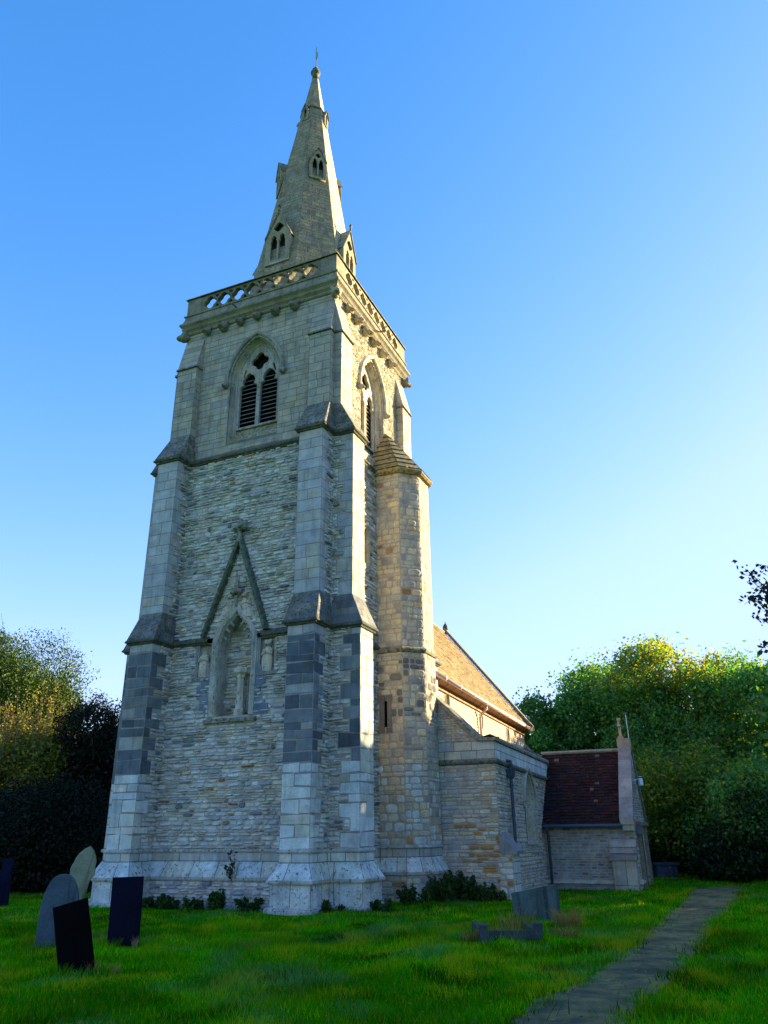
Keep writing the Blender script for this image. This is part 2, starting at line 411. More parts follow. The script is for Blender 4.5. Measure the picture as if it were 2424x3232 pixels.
# ------------------------------------------------------------------ buttresses
def butt(k,sg):
    f=side(k); rng=random.Random(200+k*2+(sg>0)); m=MB(); vis=k in (0,1)
    def X(d,e): return (d,e) if sg>0 else (-e,-d)
    def stage(z0,z1,off0,off1,w,d0,e0,b0,d1,e1,b1,pal,mat,st,colfn=None,faces='flr',sidepal=None,sidest=None,sidemat=None):
        x0,x1=X(d0-off0,e0+off0); y0,y1=X(d1-off1,e1+off1); B0=b0+off0; B1_=b1+off1; wi=w-.25
        s=dict(st)
        masonry(m,f(x0,B0,z0),f(x1,B0,z0),f(y1,B1_,z1),f(y0,B1_,z1),pal=pal,mat=mat,rng=rng,colfn=colfn,**s)
        sp=sidepal or pal; ss=dict(sidest or st); sm=sidemat or mat
        masonry(m,f(x1,B0,z0),f(x1,wi,z0),f(y1,wi,z1),f(y1,B1_,z1),pal=sp,mat=sm,rng=rng,colfn=colfn,**ss)
        masonry(m,f(x0,wi,z0),f(x0,B0,z0),f(y0,B1_,z1),f(y0,wi,z1),pal=sp,mat=sm,rng=rng,colfn=colfn,**ss)
    sunny = k==1
    def quoined(z0,z1,w,d,e,b,hh,lens,pal_c,w2=None,dep=(.004,.014),gap=.016,morc=(.30,.28,.25)):
        w2=w2 or w; z=z0; cs=[]
        while z<z1-.01:
            h_=rng.uniform(*hh)
            if z1-z-h_<hh[0]*.7: h_=z1-z
            cs.append((z,z+h_,rng.uniform(*lens) if len(cs)%2 else rng.uniform(*lens)*.55,rng.uniform(*lens) if not len(cs)%2 else rng.uniform(*lens)*.55)); z+=h_
        x0,x1=X(d,e); wi=w-.1; D=b-wi
        for a,c_,lr,ll in cs:
            kw=dict(h=(c_-a,c_-a),depth=dep,gap=gap,jit=.10 if gap>.012 else 0,bev=.05,rng=rng,mat=ASH,pal=P_ASH,colfn=pal_c,morc=morc)
            ww=(.3,.5) if rng.random()<.6 else (.79,.8)
            masonry(m,f(x0,b,a),f(x1,b,a),f(x1,b,c_),f(x0,b,c_),w=ww,**kw)
            masonry(m,f(x1,b,a),f(x1,b-lr,a),f(x1,b-lr,c_),f(x1,b,c_),w=(lr,lr),**kw)
            masonry(m,f(x0,b-ll,a),f(x0,b,a),f(x0,b,c_),f(x0,b-ll,c_),w=(ll,ll),**kw)
        def hr(v):
            for a,c_,lr,ll in cs:
                if a<=z0+v<=c_+1e-6: return [(-1,lr)]
            return []
        def hl(v):
            for a,c_,lr,ll in cs:
                if a<=z0+v<=c_+1e-6: return [(D-ll,D+1)]
            return []
        rs_=dict(RUBS) if vis else dict(RUBS,h=(.2,.3),w=(.4,.8))
        masonry(m,f(x1,b,z0),f(x1,wi,z0),f(x1,wi,z1),f(x1,b,z1),hole=hr,backstep=.03,rng=rng,**rs_)
        masonry(m,f(x0,wi,z0),f(x0,b,z0),f(x0,b,z1),f(x0,wi,z1),hole=hl,backstep=.03,rng=rng,**rs_)
    A_=dict(ASHS) if vis else dict(ASHS,h=(.4,.6))
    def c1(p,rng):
        lit = k==1 and p.x>B1-.02  # sun-facing ends get pale blocks, so the colour carries the sunlight
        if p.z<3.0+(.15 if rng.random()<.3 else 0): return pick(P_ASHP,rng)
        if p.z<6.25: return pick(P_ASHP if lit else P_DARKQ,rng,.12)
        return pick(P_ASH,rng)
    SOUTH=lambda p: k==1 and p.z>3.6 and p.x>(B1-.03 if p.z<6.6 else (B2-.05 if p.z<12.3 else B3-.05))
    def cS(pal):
        return lambda p,r_: pick(P_SUN,r_,.06) if SOUTH(p) else pick(pal,r_,.08)  # south ends use the palette with sunlight in its colour
    stage(-.7,.0,.21,.21,W1,D1,E1,B1,D1,E1,B1,P_ASHP,BASEM,dict(ASHS,h=(.3,.35)))
    stage(.0,.5,.13,.13,W1,D1,E1,B1,D1,E1,B1,P_ASHP,BASEM,dict(ASHS,h=(.45,.5),w=(.35,.6)))
    stage(.56,.92,.19,.0,W1,D1,E1,B1,D1,E1,B1,P_ASHP,BASEM,dict(ASHS,h=(.36,.4),w=(.35,.6)))
    stage(.92,1.12,0,0,W1,D1,E1,B1,D1,E1,B1,P_ASHP,ASH,dict(ASHS,h=(.2,.22),w=(.3,.5)))
    # stage 1: dressed quoin blocks, toothed into the rubble of the flanks
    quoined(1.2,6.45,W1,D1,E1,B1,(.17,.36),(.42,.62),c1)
    # weathered set-off
    stage(6.56,Z1T,.09,0,W1,D1,E1,B1-.0,D2,E2,B2,[((.15,.165,.18),4),((.2,.21,.2),3)],MOSS if not sunny else ASH,dict(ASHS,h=(.2,.26),w=(.3,.5)),
          colfn=(lambda p,rng: pick([((.16,.175,.19),4),((.2,.21,.2),3)],rng)))
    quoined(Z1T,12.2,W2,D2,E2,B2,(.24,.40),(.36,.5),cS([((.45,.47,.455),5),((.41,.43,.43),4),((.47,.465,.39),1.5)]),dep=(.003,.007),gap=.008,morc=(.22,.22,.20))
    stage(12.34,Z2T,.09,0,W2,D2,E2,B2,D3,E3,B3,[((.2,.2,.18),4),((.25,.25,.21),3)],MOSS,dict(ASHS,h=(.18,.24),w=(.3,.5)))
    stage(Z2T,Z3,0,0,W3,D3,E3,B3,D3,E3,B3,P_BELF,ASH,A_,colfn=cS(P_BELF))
    # drip of the top set-off and slope dying into the wall
    x0,x1=X(D3-.04,E3+.04)
    m.hexa([f(x0,B3+.07,Z3),f(x1,B3+.07,Z3),f(x1,W3-.1,Z3),f(x0,W3-.1,Z3),f(x0,B3+.05,Z3+.07),f(x1,B3+.05,Z3+.07),f(x1,W3-.1,Z3+.07),f(x0,W3-.1,Z3+.07)],MOSS,(.22,.22,.17))
    masonry(m,f(X(D3,E3)[0],B3+.03,Z3+.07),f(X(D3,E3)[1],B3+.03,Z3+.07),f(X(D3,E3)[1],W3+.005,Z3T+.1),f(X(D3,E3)[0],W3+.005,Z3T+.1),pal=P_BELF,mat=ASH,rng=rng,**dict(ASHS,h=(.22,.26),w=(.7,.8)))
    for xx,flip in ((X(D3,E3)[0],0),(X(D3,E3)[1],1)):
        t=[f(xx,B3+.03,Z3+.07),f(xx,W3-.1,Z3+.07),f(xx,W3-.1,Z3T+.1),f(xx,W3+.005,Z3T+.1)]
        m.add([tuple(q) for q in (t if flip else t[::-1])],[(0,1,2,3)],ASH,(.36,.34,.29))
    return m.build('buttress',church)
for k in range(4):
    for sg in (-1,1): butt(k,sg)

# ------------------------------------------------------------------ belfry windows
def curve_plate(name,outer,holes,thick,mat,place,parent,bev=.012,tint=(.4,.38,.31)):
    cu=bpy.data.curves.new(name,'CURVE'); cu.dimensions='2D'; cu.fill_mode='BOTH'; cu.extrude=thick/2; cu.bevel_depth=bev; cu.bevel_resolution=1
    for poly in [outer]+holes:
        sp=cu.splines.new('POLY'); sp.points.add(len(poly)-1); sp.use_cyclic_u=True
        for i,(x,y) in enumerate(poly): sp.points[i].co=(x,y,0,1)
    tmp=bpy.data.objects.new(name+'_c',cu); COL.objects.link(tmp)
    dg=bpy.context.evaluated_depsgraph_get(); me=bpy.data.meshes.new_from_object(tmp.evaluated_get(dg))
    bpy.data.objects.remove(tmp)
    v=np.empty(len(me.vertices)*3); me.vertices.foreach_get('co',v); v=v.reshape(-1,3)
    nv=np.array([place(x,y,z) for x,y,z in v]); me.vertices.foreach_set('co',nv.ravel())
    # keep winding outward
    me.materials.clear(); me.materials.append(mat); me.name=name
    at=me.color_attributes.new('tint','FLOAT_COLOR','POINT'); c=np.ones((len(v),4),dtype=np.float32); c[:,:3]=tint; at.data.foreach_set('color',c.ravel())
    me.update(); o=bpy.data.objects.new(name,me); COL.objects.link(o)
    if parent is not None: o.parent=parent
    return o
def foil(cx,cy,r,n,rot=0,lobe=.55,seg=7):
    """n-foil outline polygon, lobes of radius lobe*r"""
    pts=[]; dc=r*(1-lobe*.92); rl=r*lobe
    for i in range(n):
        a=rot+2*PI*i/n
        half=PI*.5+PI/n*.75
        for j in range(seg+1):
            b=a-half+2*half*j/seg
            pts.append((cx+dc*math.cos(a)+rl*math.cos(b),cy+dc*math.sin(a)+rl*math.sin(b)))
    # drop self-crossing points lying inside a neighbour lobe
    out=[]
    for p in pts:
        ok=True
        for i in range(n):
            a=rot+2*PI*i/n
            if math.hypot(p[0]-cx-dc*math.cos(a),p[1]-cy-dc*math.sin(a))<rl*.985: ok=False
        if ok: out.append(p)
    return out
def light(cx,hw,zb,zs,zt,cusp=True):
    """a lancet light with cusped trefoil head, closed polygon"""
    h=zt-zs
    R=[(hw,zb),(hw,zs),(hw*.98,zs+h*.22),(hw*.62,zs+h*.30) if cusp else (hw*.9,zs+h*.3),(hw*.80,zs+h*.48),(hw*.62,zs+h*.72),(hw*.3,zs+h*.88),(0,zt)]
    return [(cx+x,z) for x,z in R]+[(cx-x,z) for x,z in R[::-1][1:]]
def window(k):
    f=side(k); fr=MB(); tin=(.42,.40,.33) if k!=1 else (.58,.52,.4)  # south window tinted paler, hood too: sunlight put into the colour
    r0=BR_; a0=BA
    prof=[(.0,W3+.012),(-.03,W3+.012),(-.04,W3-.05),(-.07,W3-.04),(-.085,W3-.10),(-.10,W3-.17),(-.135,W3-.155),(-.15,W3-.21),(-.18,W3-.215),(-.20,W3-.26),(-.225,W3-.27),(-.225,W3-.40)]
    arch_sweep(fr,f,0,a0,r0,BZS,BZB-.1,prof,CARV,tin)
    # outer jamb dressing
    frame=fr.build('belfry_window',church)
    hd=MB()
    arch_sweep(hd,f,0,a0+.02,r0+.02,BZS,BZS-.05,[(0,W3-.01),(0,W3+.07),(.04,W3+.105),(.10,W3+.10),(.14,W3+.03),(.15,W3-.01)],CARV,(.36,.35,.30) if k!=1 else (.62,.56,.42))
    hd.build('hood_mould',frame)
    for sx in (-1,1):
        b=MB(); blob_head(b,f(sx*(a0+.09),W3+.08,BZS-.14),.10,random.Random(sx+k*5)); b.build('label_stop',frame,smooth=True)
    sl=MB()
    a=a0-.02
    sl.add([f(-a,W3+.02,BZB-.25),f(a,W3+.02,BZB-.25),f(.78,W3-.37,BZB+.62),f(-.78,W3-.37,BZB+.62)],[(0,1,2,3)],LICH if k==0 else MOSS,(.34,.36,.27))
    sl.add([f(-a,W3+.02,BZB-.33),f(a,W3+.02,BZB-.33),f(a,W3+.02,BZB-.25),f(-a,W3+.02,BZB-.25)],[(0,1,2,3)],CARV,tin)
    sl.build('sill',frame)
    ao,ro=a0-.215,r0-.215
    outer=arch_pts(ao+.01,ro+.01,BZS,BZB+.55,12)
    holes=[light(-.385,.33,BZB+.6,14.85,15.47),light(.385,.33,BZB+.6,14.85,15.47),foil(0,15.82,.33,4,PI/2,.5),
           [(-.66,15.28),(-.56,15.62),(-.47,15.6),(-.56,15.32)],[(.66,15.28),(.56,15.32),(.47,15.6),(.56,15.62)]]
    off=W3-.31
    if k==0: place=lambda x,y,z:(x,-(off+z),y)
    elif k==1: place=lambda x,y,z:(off+z,x,y)
    elif k==2: place=lambda x,y,z:(-x,off+z,y)
    else: place=lambda x,y,z:(-(off+z),-x,y)
    tr=curve_plate('tracery',outer,holes,.10,CARV,place,frame,tint=tin)
    lv=MB()
    for sx in (-1,1):
        for i in range(12):
            z=BZB+.66+i*.155
            x0,x1=sx*.385-.335,sx*.385+.335; o1=off-.07; o0=off-.24
            lv.hexa([f(x0,o1,z),f(x1,o1,z),f(x1,o0,z+.13),f(x0,o0,z+.13),f(x0,o1,z+.03),f(x1,o1,z+.03),f(x1,o0,z+.16),f(x0,o0,z+.16)],LOUV)
    lv.build('louvre',frame)
def blob_head(mb,c,r,rng,mat=None,tint=(.34,.32,.27)):
    """small weathered carved head: skull, brow, snout, ears"""
    mat=mat or CARV
    bm=bmesh.new(); bmesh.ops.create_icosphere(bm,subdivisions=3,radius=r)
    c=Vector(c); out=Vector((c.x,c.y,0)); ax=out.normalized() if abs(out.x)!=abs(out.y) else out.normalized()
    if abs(abs(c.x)-abs(c.y))>.3: ax=Vector((math.copysign(1,c.x),0,0)) if abs(c.x)>abs(c.y) else Vector((0,math.copysign(1,c.y),0))
    side_=ax.cross(Vector((0,0,1)))
    fe=[(ax*.9-Vector((0,0,.35)),.8,.5),(side_*.85+Vector((0,0,.75)),.8,.28),(-side_*.85+Vector((0,0,.75)),.8,.28),(ax*.8+side_*.35+Vector((0,0,.25)),-.25,.25),(ax*.8-side_*.35+Vector((0,0,.25)),-.25,.25),(ax*.95-Vector((0,0,.75)),-.55,.28),(-ax,.6,.7)]
    ph=rng.random()*9
    for v in bm.verts:
        n=v.co.normalized(); s=1
        for d,amp,wd in fe:
            q=(n-d.normalized()).length; s+=amp*rng.uniform(.9,1.1)*math.exp(-(q/wd)**2)
        s+=.12*math.sin(7*n.x+ph)*math.sin(6*n.z+ph*2)
        v.co=n*r*s
    bm.verts.ensure_lookup_table()
    mb.add([tuple(v.co+c) for v in bm.verts],[tuple(q.index for q in fc.verts) for fc in bm.faces],mat,tint); bm.free()
for k in range(4): window(k)

# corbel heads below the cornice
for k in range(4):
    f=side(k)
    for i in range(8):
        if i==7: continue
        x=[-W3-.02,-1.98,-1.32,-.66,0,.70,1.42][i] if k!=1 else [-W3-.02,-2.05,-1.36,-.68,.02,.74,1.5][i]
        m=MB(); rng=random.Random(k*20+i); r=rng.uniform(.125,.16)
        o=W3+.12 if i else W3+.12
        p=f(x,o,17.36-rng.random()*.04)
        if i==0: p=f(-W3-.10,W3+.10,17.36); r=.16
        blob_head(m,p,r,rng,tint=(.24,.225,.17) if k!=1 else (.40,.34,.23))  # south heads tinted lighter to look sunlit
        # block tying the head back to the wall
        q0=f(x-.07,W3-.02,17.36); q1=f(x+.07,W3+.12,17.5)
        m.box(min(q0[0],q1[0]),max(q0[0],q1[0]),min(q0[1],q1[1]),max(q0[1],q1[1]),17.36,17.5,CARV,(.33,.31,.26))
        m.build('corbel_head',church,smooth=False)

# ------------------------------------------------------------------ cornice and parapet
def sqring(o,z): return [(-o,-o,z),(o,-o,z),(o,o,z),(-o,o,z)]
cm=MB()
prof=[(2.80,17.42),(2.90,17.44),(2.93,17.48),(2.92,17.53),(2.97,17.58),(3.0,17.60),(3.03,17.66),(2.99,17.70),(3.03,17.74),(3.09,17.78),(3.10,17.84),(3.02,17.93),(2.99,18.02),(2.97,18.10),(2.96,18.18),(3.0,18.19),(3.01,18.23),(2.95,18.27),(2.6,18.3)]
cm.rings([sqring(o,z) for o,z in prof],CARV,(.29,.27,.20),cap=False)
cornice=cm.build('cornice',church)
roofm=MB(); roofm.rings([sqring(2.75,18.20),sqring(2.75,18.26)],LEAD); roofm.build('tower_roof',church)
def par(k):
    x0=2.93; z0,z1=18.28,18.93
    outer=[(-x0+.02,z0),(x0-.02,z0),(x0-.02,z1),(-x0+.02,z1)]
    holes=[]; n=8; L=4.55; st=L/n
    for i in range(n):
        cx=-L/2+st*(i+.5)
        holes.append(foil(cx,(z0+z1)/2-.01,.262,4,.10,.52,6))
        if i<n-1:
            xx=cx+st/2; zc=(z0+z1)/2
            holes.append([(xx-.13,z1-.055),(xx,z1-.21),(xx+.13,z1-.055)])
            holes.append([(xx-.13,z0+.055),(xx+.13,z0+.055),(xx,z0+.21)])
    off=2.84
    place=[lambda x,y,z:(x,-(off+z),y),lambda x,y,z:(off+z,x,y),lambda x,y,z:(-x,off+z,y),lambda x,y,z:(-(off+z),-x,y)][k]
    return curve_plate('parapet_panel',outer,holes,.16,SPI,place,parapet,bev=.006,tint=(.19,.18,.13) if k!=1 else (.46,.40,.27))  # south panel is a lighter, sunlit-coloured copy of the others
pm=MB()
for a,b in ((1,1),(1,-1),(-1,1),(-1,-1)):
    x0,x1=sorted((a*2.36,a*2.935)); y0,y1=sorted((b*2.36,b*2.935))
    x0b,x1b=sorted((a*2.70,a*2.935)); y0b,y1b=sorted((b*2.70,b*2.935))
    pm.box(x0,x1,y0b,y1b,18.25,18.935,SPI,(.25,.24,.18)); 
    pm.box(x0b,x1b,min(b*2.36,b*2.699),max(b*2.36,b*2.699),18.25,18.935,SPI,(.30,.28,.20))
cp=[(2.99,18.925),(2.99,18.96),(2.93,19.0),(2.74,19.0),(2.70,18.96),(2.70,18.925)]
pm.rings([sqring(o,z) for o,z in cp],LICH,(.22,.22,.14),cap=False)
parapet=pm.build('parapet',church)
for k in range(4): par(k)
# corner water spouts
for (x,y) in ((-.75,-3.06),(3.06,.15)):
    m=MB(); d=Vector((0,-1,0)) if y<-3 else Vector((1,0,0)); p=Vector((x,y,17.86))
    m.tube([p-d*.1,p+d*.12,p+d*.3-Vector((0,0,.03))],[.035,.03,.03],LEAD,n=6); m.build('water_spout',church)

# ------------------------------------------------------------------ spire
AX=lambda z:.08+.02*(z-25)
RR=lambda z:.10+.165*(32.214-z)
def oct_(z,R=None,extra=0):
    R=RR(z) if R is None else R
    return [Vector((AX(z)+(R+extra)*math.cos(math.radians(22.5+45*i)),(R+extra)*math.sin(math.radians(22.5+45*i)),z)) for i in range(8)]
sm=MB(); zz=[18.25,19.4,29.75,32.05]
rng=random.Random(5)
def spalf(z): return oct_(z)
for a,b in ((18.25,19.3),(19.3,22.),(22.,24.5),(24.5,27.),(27.,29.72),(29.86,31.95)):
    A,B=oct_(a,extra=.12 if a==18.25 else 0),oct_(b)
    for i in range(8):
        j=(i+1)%8
        masonry(sm,A[i],A[j],B[j],B[i],pal=P_SPI if i not in (7,) else P_SUN,mat=SPI,rng=rng,**dict(ASHS,h=(.13,.24),w=(.22,.5),depth=(.003,.006),gap=.006,morc=(.19,.175,.12)))  # south face takes its sunlit look from the palette
# ledge
sm.rings([oct_(29.66,extra=0),oct_(29.7,extra=.05),oct_(29.78,extra=.055),oct_(29.88,extra=-.01)],MOSS,(.2,.19,.15),cap=False)
spire=sm.build('spire',church)
m=MB()
m.rings([[(AX(32)+r*math.cos(PI*2*i/16),r*math.sin(PI*2*i/16),z) for i in range(16)] for r,z in ((.15,31.9),(.13,32.2),(.12,32.25),(.20,32.3),(.215,32.37),(.17,32.44),(.1,32.47),(.14,32.5),(.15,32.56),(.1,32.64),(.04,32.68))],MOSS,(.16,.18,.13)); m.build('capstone',spire,smooth=True)

def lucarne(ang,dist,zb,ze,za,hw,ohw,cz,back,two=True,big=True):
    """gabled spire light; ang = direction it faces, dist = front plane from axis"""
    ca,sa=math.cos(ang),math.sin(ang); ax=AX((zb+za)/2)
    t=Vector((-sa,ca,0)); o=Vector((ca,sa,0)); c0=Vector((ax,0,0))
    # viewer's right when facing the wall
    rt=t
    P=lambda x,d,z: c0+rt*x+o*d+Vector((0,0,z))
    m=MB(); tin=(.33,.30,.20)
    # side walls and back
    sl=.165
    for sx in (-1,1):
        a=[P(sx*hw,dist,zb),P(sx*hw,dist,ze),P(sx*hw,dist-back,ze),P(sx*hw,dist-back,zb)]
        m.add([tuple(q) for q in (a if sx<0 else a[::-1])],[(0,1,2,3)],SPI,tin)
    # roof slabs
    rb=dist-(za-zb)*sl-back
    for sx in (-1,1):
        e=.05 if big else .03; th=.06 if big else .035
        A=P(sx*(hw+e),dist+.07,ze-.06); B=P(0,dist+.07,za); C=P(0,rb,za); D=P(sx*(hw+e),rb,ze-.06)
        up=Vector((0,0,th))
        if sx>0: pts=[A,D,C,B]
        else: pts=[A,B,C,D]
        m.hexa(pts+[q+up for q in pts],MOSS,(.3,.28,.2))
    luc=m.build('lucarne',spire)
    outer=[(-hw,zb),(hw,zb),(hw,ze),(0,za-.02),(-hw,ze)]
    if two:
        q=ohw/2; g=.028 if big else .02
        zt=zb+(ze-zb)*1.02
        hs=[light(-q,q-g,zb+.1,zt-(.28 if big else .2),zt+.06),light(q,q-g,zb+.1,zt-(.28 if big else .2),zt+.06),foil(0,zt+(za-zt)*.36,(za-zt)*.20,4,PI/2,.5,5)]
    else: hs=[light(0,ohw,zb+.06,ze-.05,ze+.18,False)]
    fr=curve_plate('light_frame',outer,hs,.09,CARV,lambda x,y,z:tuple(P(x,dist-.03+z,y)),luc,bev=.006,tint=tin)
    d=MB(); a=[P(-hw+.02,dist-.16,zb),P(hw-.02,dist-.16,zb),P(hw-.02,dist-.16,ze),P(0,dist-.16,za-.05),P(-hw+.02,dist-.16,ze)]
    d.add([tuple(q) for q in a],[(0,1,2,3,4)],DARK); d.build('black_backing',luc)  # black sheet painted as the unlit inside of the lucarne
    if big:
        s=MB(); p=P(0,dist+.05,za+.04); s.tube([p,p+Vector((0,0,.14)),p+Vector((0,0,.2)),p+Vector((0,0,.3))],[.05,.035,.075,.03],MOSS,n=6,col=(.3,.3,.22)); s.build('finial',luc)
        s=MB(); a=P(-hw,dist+.03,zb-.06); b=P(hw,dist+.03,zb-.06); 
        s.hexa([P(-hw,dist+.05,zb-.09),P(hw,dist+.05,zb-.09),P(hw,dist-.3,zb-.09),P(-hw,dist-.3,zb-.09),P(-hw,dist+.03,zb),P(hw,dist+.03,zb),P(hw,dist-.3,zb),P(-hw,dist-.3,zb)],CARV,(.45,.42,.34)); s.build('sill',luc)
for i in range(4):
    lucarne(math.radians(-90+90*i),1.93,20.45,21.62,22.74,.50,.34,0,.5)
for i in range(4):
    lucarne(math.radians(-45+90*i),1.25,25.0,25.95,26.6,.33,.25,0,.35,True,False)
for i in range(4):
    lucarne(math.radians(-90+90*i),.64,28.85,29.35,29.72,.14,.07,0,.25,False,False)

# weather vane
vm=MB(); vx=AX(33)-.0
vm.tube([(vx,0,32.6),(vx,0,33.6)],[.022,.016],LEAD,n=6); vm.rings([[(vx+r*math.cos(k*PI/4),r*math.sin(k*PI/4),z) for k in range(8)] for r,z in ((.0,32.66),(.05,32.7),(.055,32.74),(.0,32.8))],GILT,cap=False)
vane=vm.build('weather_vane',church)
ck=MB(); cdir=Vector((math.cos(math.radians(128)),math.sin(math.radians(128)),0)); cn=Vector((-cdir.y,cdir.x,0))
prof=[(-.42,33.30),(-.30,33.36),(-.20,33.52),(-.10,33.50),(.05,33.46),(.14,33.60),(.17,33.86),(.12,34.1),(.2,34.08),(.26,33.98),(.32,33.86),(.26,33.80),(.25,33.62),(.2,33.44),(.08,33.32),(.02,33.2),(-.1,33.30),(-.2,33.22),(-.34,33.05),(-.5,32.9),(-.48,33.1)]
a=[Vector((vx,0,0))+cdir*x*.75+Vector((0,0,33.3+(z-33.3)*1.1))+cn*.015 for x,z in prof]; b=[p-cn*.03 for p in a]
n=len(a); ck.add([tuple(p) for p in a+b],[tuple(range(n)),tuple(range(2*n-1,n-1,-1))]+[(i,n+i,n+(i+1)%n,(i+1)%n) for i in range(n)],GILT,(1,1,1)); ck.build('cockerel',vane)

# ------------------------------------------------------------------ gabled niche on the west face
def P0(x,o,z): return (x,-o,z)
g=MB(); Wn=W1
# ogee arch mouldings
def niche_path(off,n=26):
    pts=[]
    for i in range(n+1):
        z=NZB+(NZS-NZB)*i/6 if i<=6 else NZS+(7.3-NZS)*(i-6)/(n-6)
        hw=max(0,niche_half(min(z,7.299))) if z<7.3 else 0
        pts.append((hw,z))
    # offset normals
    res=[]
    for i,(x,z) in enumerate(pts):
        x0,z0=pts[max(0,i-1)]; x1,z1=pts[min(n,i+1)]
        tx,tz=x1-x0,z1-z0; l=math.hypot(tx,tz) or 1
        nx,nz=tz/l,-tx/l
        res.append((x+nx*off,z+nz*off) if i<n else (0,z+off*1.8))
    return [(-x,z) for x,z in res]+[(x,z) for x,z in res[::-1][1:]]
def niche_sweep(mb,prof,mat,col):
    rows=[[P0(x,o,z) for x,z in niche_path(off)] for off,o in prof]
    for i in range(len(rows)-1):
        A,B=rows[i],rows[i+1]; m=len(A)
        mb.add([tuple(p) for p in A+B],[(j,j+1,m+j+1,m+j) for j in range(m-1)],mat,col)
niche_sweep(g,[(.17,Wn+.004),(.165,Wn+.05),(.12,Wn+.075),(.09,Wn+.05),(.06,Wn+.07),(.02,Wn+.04),(.0,Wn-.03),(-.03,Wn-.06),(-.03,Wn-.47)],CARV,(.50,.49,.42))
niche=g.build('niche_arch',church)
# dark blue-grey dressed jambs
rng=random.Random(31)
for sx in (-1,1):
    z=NZB; j=MB()
    while z<5.5:
        h=rng.uniform(.2,.3); wd=rng.choice([.16,.42,.3]); x0,x1=sorted((sx*(NHW+.17),sx*(NHW+.17+wd)))
        j.box(x0,x1,-(Wn+.028),-(Wn-.05),z+.01,z+h-.01,ASH,pick([((.17,.22,.27),1),((.24,.28,.32),1)],rng)); z+=h
    j.build('niche_jamb',niche)
s=MB(); s.hexa([P0(-.82,Wn+.12,4.26),P0(.82,Wn+.12,4.26),P0(.82,Wn-.3,4.26),P0(-.82,Wn-.3,4.26),P0(-.82,Wn+.09,4.36),P0(.82,Wn+.09,4.36),P0(.82,Wn-.3,4.46),P0(-.82,Wn-.3,4.46)],MOSS,(.28,.28,.22)); s.build('niche_sill',niche)
# cusps hanging in the arch head
for sx in (-1,1):
    c=MB()
    for z0,x0,dx,dz in ((6.50,.53,-.20,.06),(6.78,.44,-.20,-.02),(7.0,.26,-.14,-.08)):
        p=[P0(sx*(x0+.02),Wn-.06,z0-.02),P0(sx*(x0+dx*.5),Wn-.06,z0+dz+.06),P0(sx*(x0+dx),Wn-.06,z0+dz-.04),P0(sx*(x0+dx-.03),Wn-.06,z0+dz+.05)]
        c.tube(p,[.05,.045,.035,.015],CARV,n=5,col=(.42,.40,.33))
    c.build('cusping',niche)
# gable
gb=MB()
za,zb_,xb=9.30,6.62,.98
for sx in (-1,1):
    pr=[(0,0),(0,.18),(.04,.21),(.09,.19),(.125,.08),(.125,0)]  # (outward from line, projection)
    L=Vector((xb,0,zb_-za)).normalized(); nx,nz=-L.z*1.0,L.x
    A=[P0(sx*(0+max(0,0)+nx*0),0,0)]
    top=[];bot=[]
    for u,pj in pr:
        top.append(P0(sx*0,Wn+pj,za+u/ math.sin(math.atan2(xb,za-zb_))))
        bot.append(P0(sx*(xb+nx*u),Wn+pj,zb_+nz*u))
    n=len(pr)
    gb.add(top+bot,[((i,i+1,n+i+1,n+i) if sx<0 else (n+i,n+i+1,i+1,i)) for i in range(n-1)],MOSS,(.13,.17,.13))
    gb.add(bot,[tuple(range(n))],MOSS,(.13,.17,.13))
gable=gb.build('niche_gable',church)
t=MB()
t.add([P0(-.95,W2+.02,6.72),P0(.95,W2+.02,6.72),P0(0,W2+.02,9.28)],[(0,1,2)],CARV,(.40,.37,.29)) if False else None
def tymp_hole(v):
    z=6.72+v; L=1.9*(1-v/2.56)
    hw=niche_half(z)+.12 if z<7.32 else -1
    return [(L/2-hw,L/2+hw)] if hw>0 else []
masonry(t,P0(-.93,W2+.025,6.72),P0(.93,W2+.025,6.72),P0(.01,W2+.025,9.2),P0(-.01,W2+.025,9.2),pal=[((.55,.51,.40),3),((.48,.45,.37),2)],mat=CARV,rng=random.Random(8),hole=tymp_hole,backstep=.05,**dict(ASHS,h=(.16,.22),w=(.2,.4)))
t.build('tympanum',gable)
f_=MB(); f_.tube([P0(0,Wn+.13,9.30),P0(0,Wn+.14,9.5),P0(0,Wn+.14,9.62)],[.10,.075,.07],MOSS,n=8,col=(.3,.32,.26)); blob_head(f_,(-.07,-(Wn+.16),9.74),.12,random.Random(3),tint=(.3,.32,.26)); blob_head(f_,(.09,-(Wn+.14),9.80),.12,random.Random(4),tint=(.3,.32,.26)); f_.tube([P0(0,Wn+.14,9.8),P0(0,Wn+.12,10.05)],[.1,.04],MOSS,n=6,col=(.3,.32,.26))
f_.build('finial',gable)
f_=MB(); f_.tube([P0(0,Wn+.08,7.42),P0(0,Wn+.10,7.72)],[.04,.05],CARV,n=6,col=(.4,.37,.3)); blob_head(f_,(-.09,-(Wn+.12),7.82),.085,random.Random(5)); blob_head(f_,(.1,-(Wn+.12),7.82),.085,random.Random(6)); f_.tube([P0(0,Wn+.10,7.85),P0(.0,Wn+.12,8.0),P0(0,Wn+.1,8.2)],[.05,.085,.03],CARV,n=6,col=(.33,.33,.28))
f_.build('ogee_finial',niche)
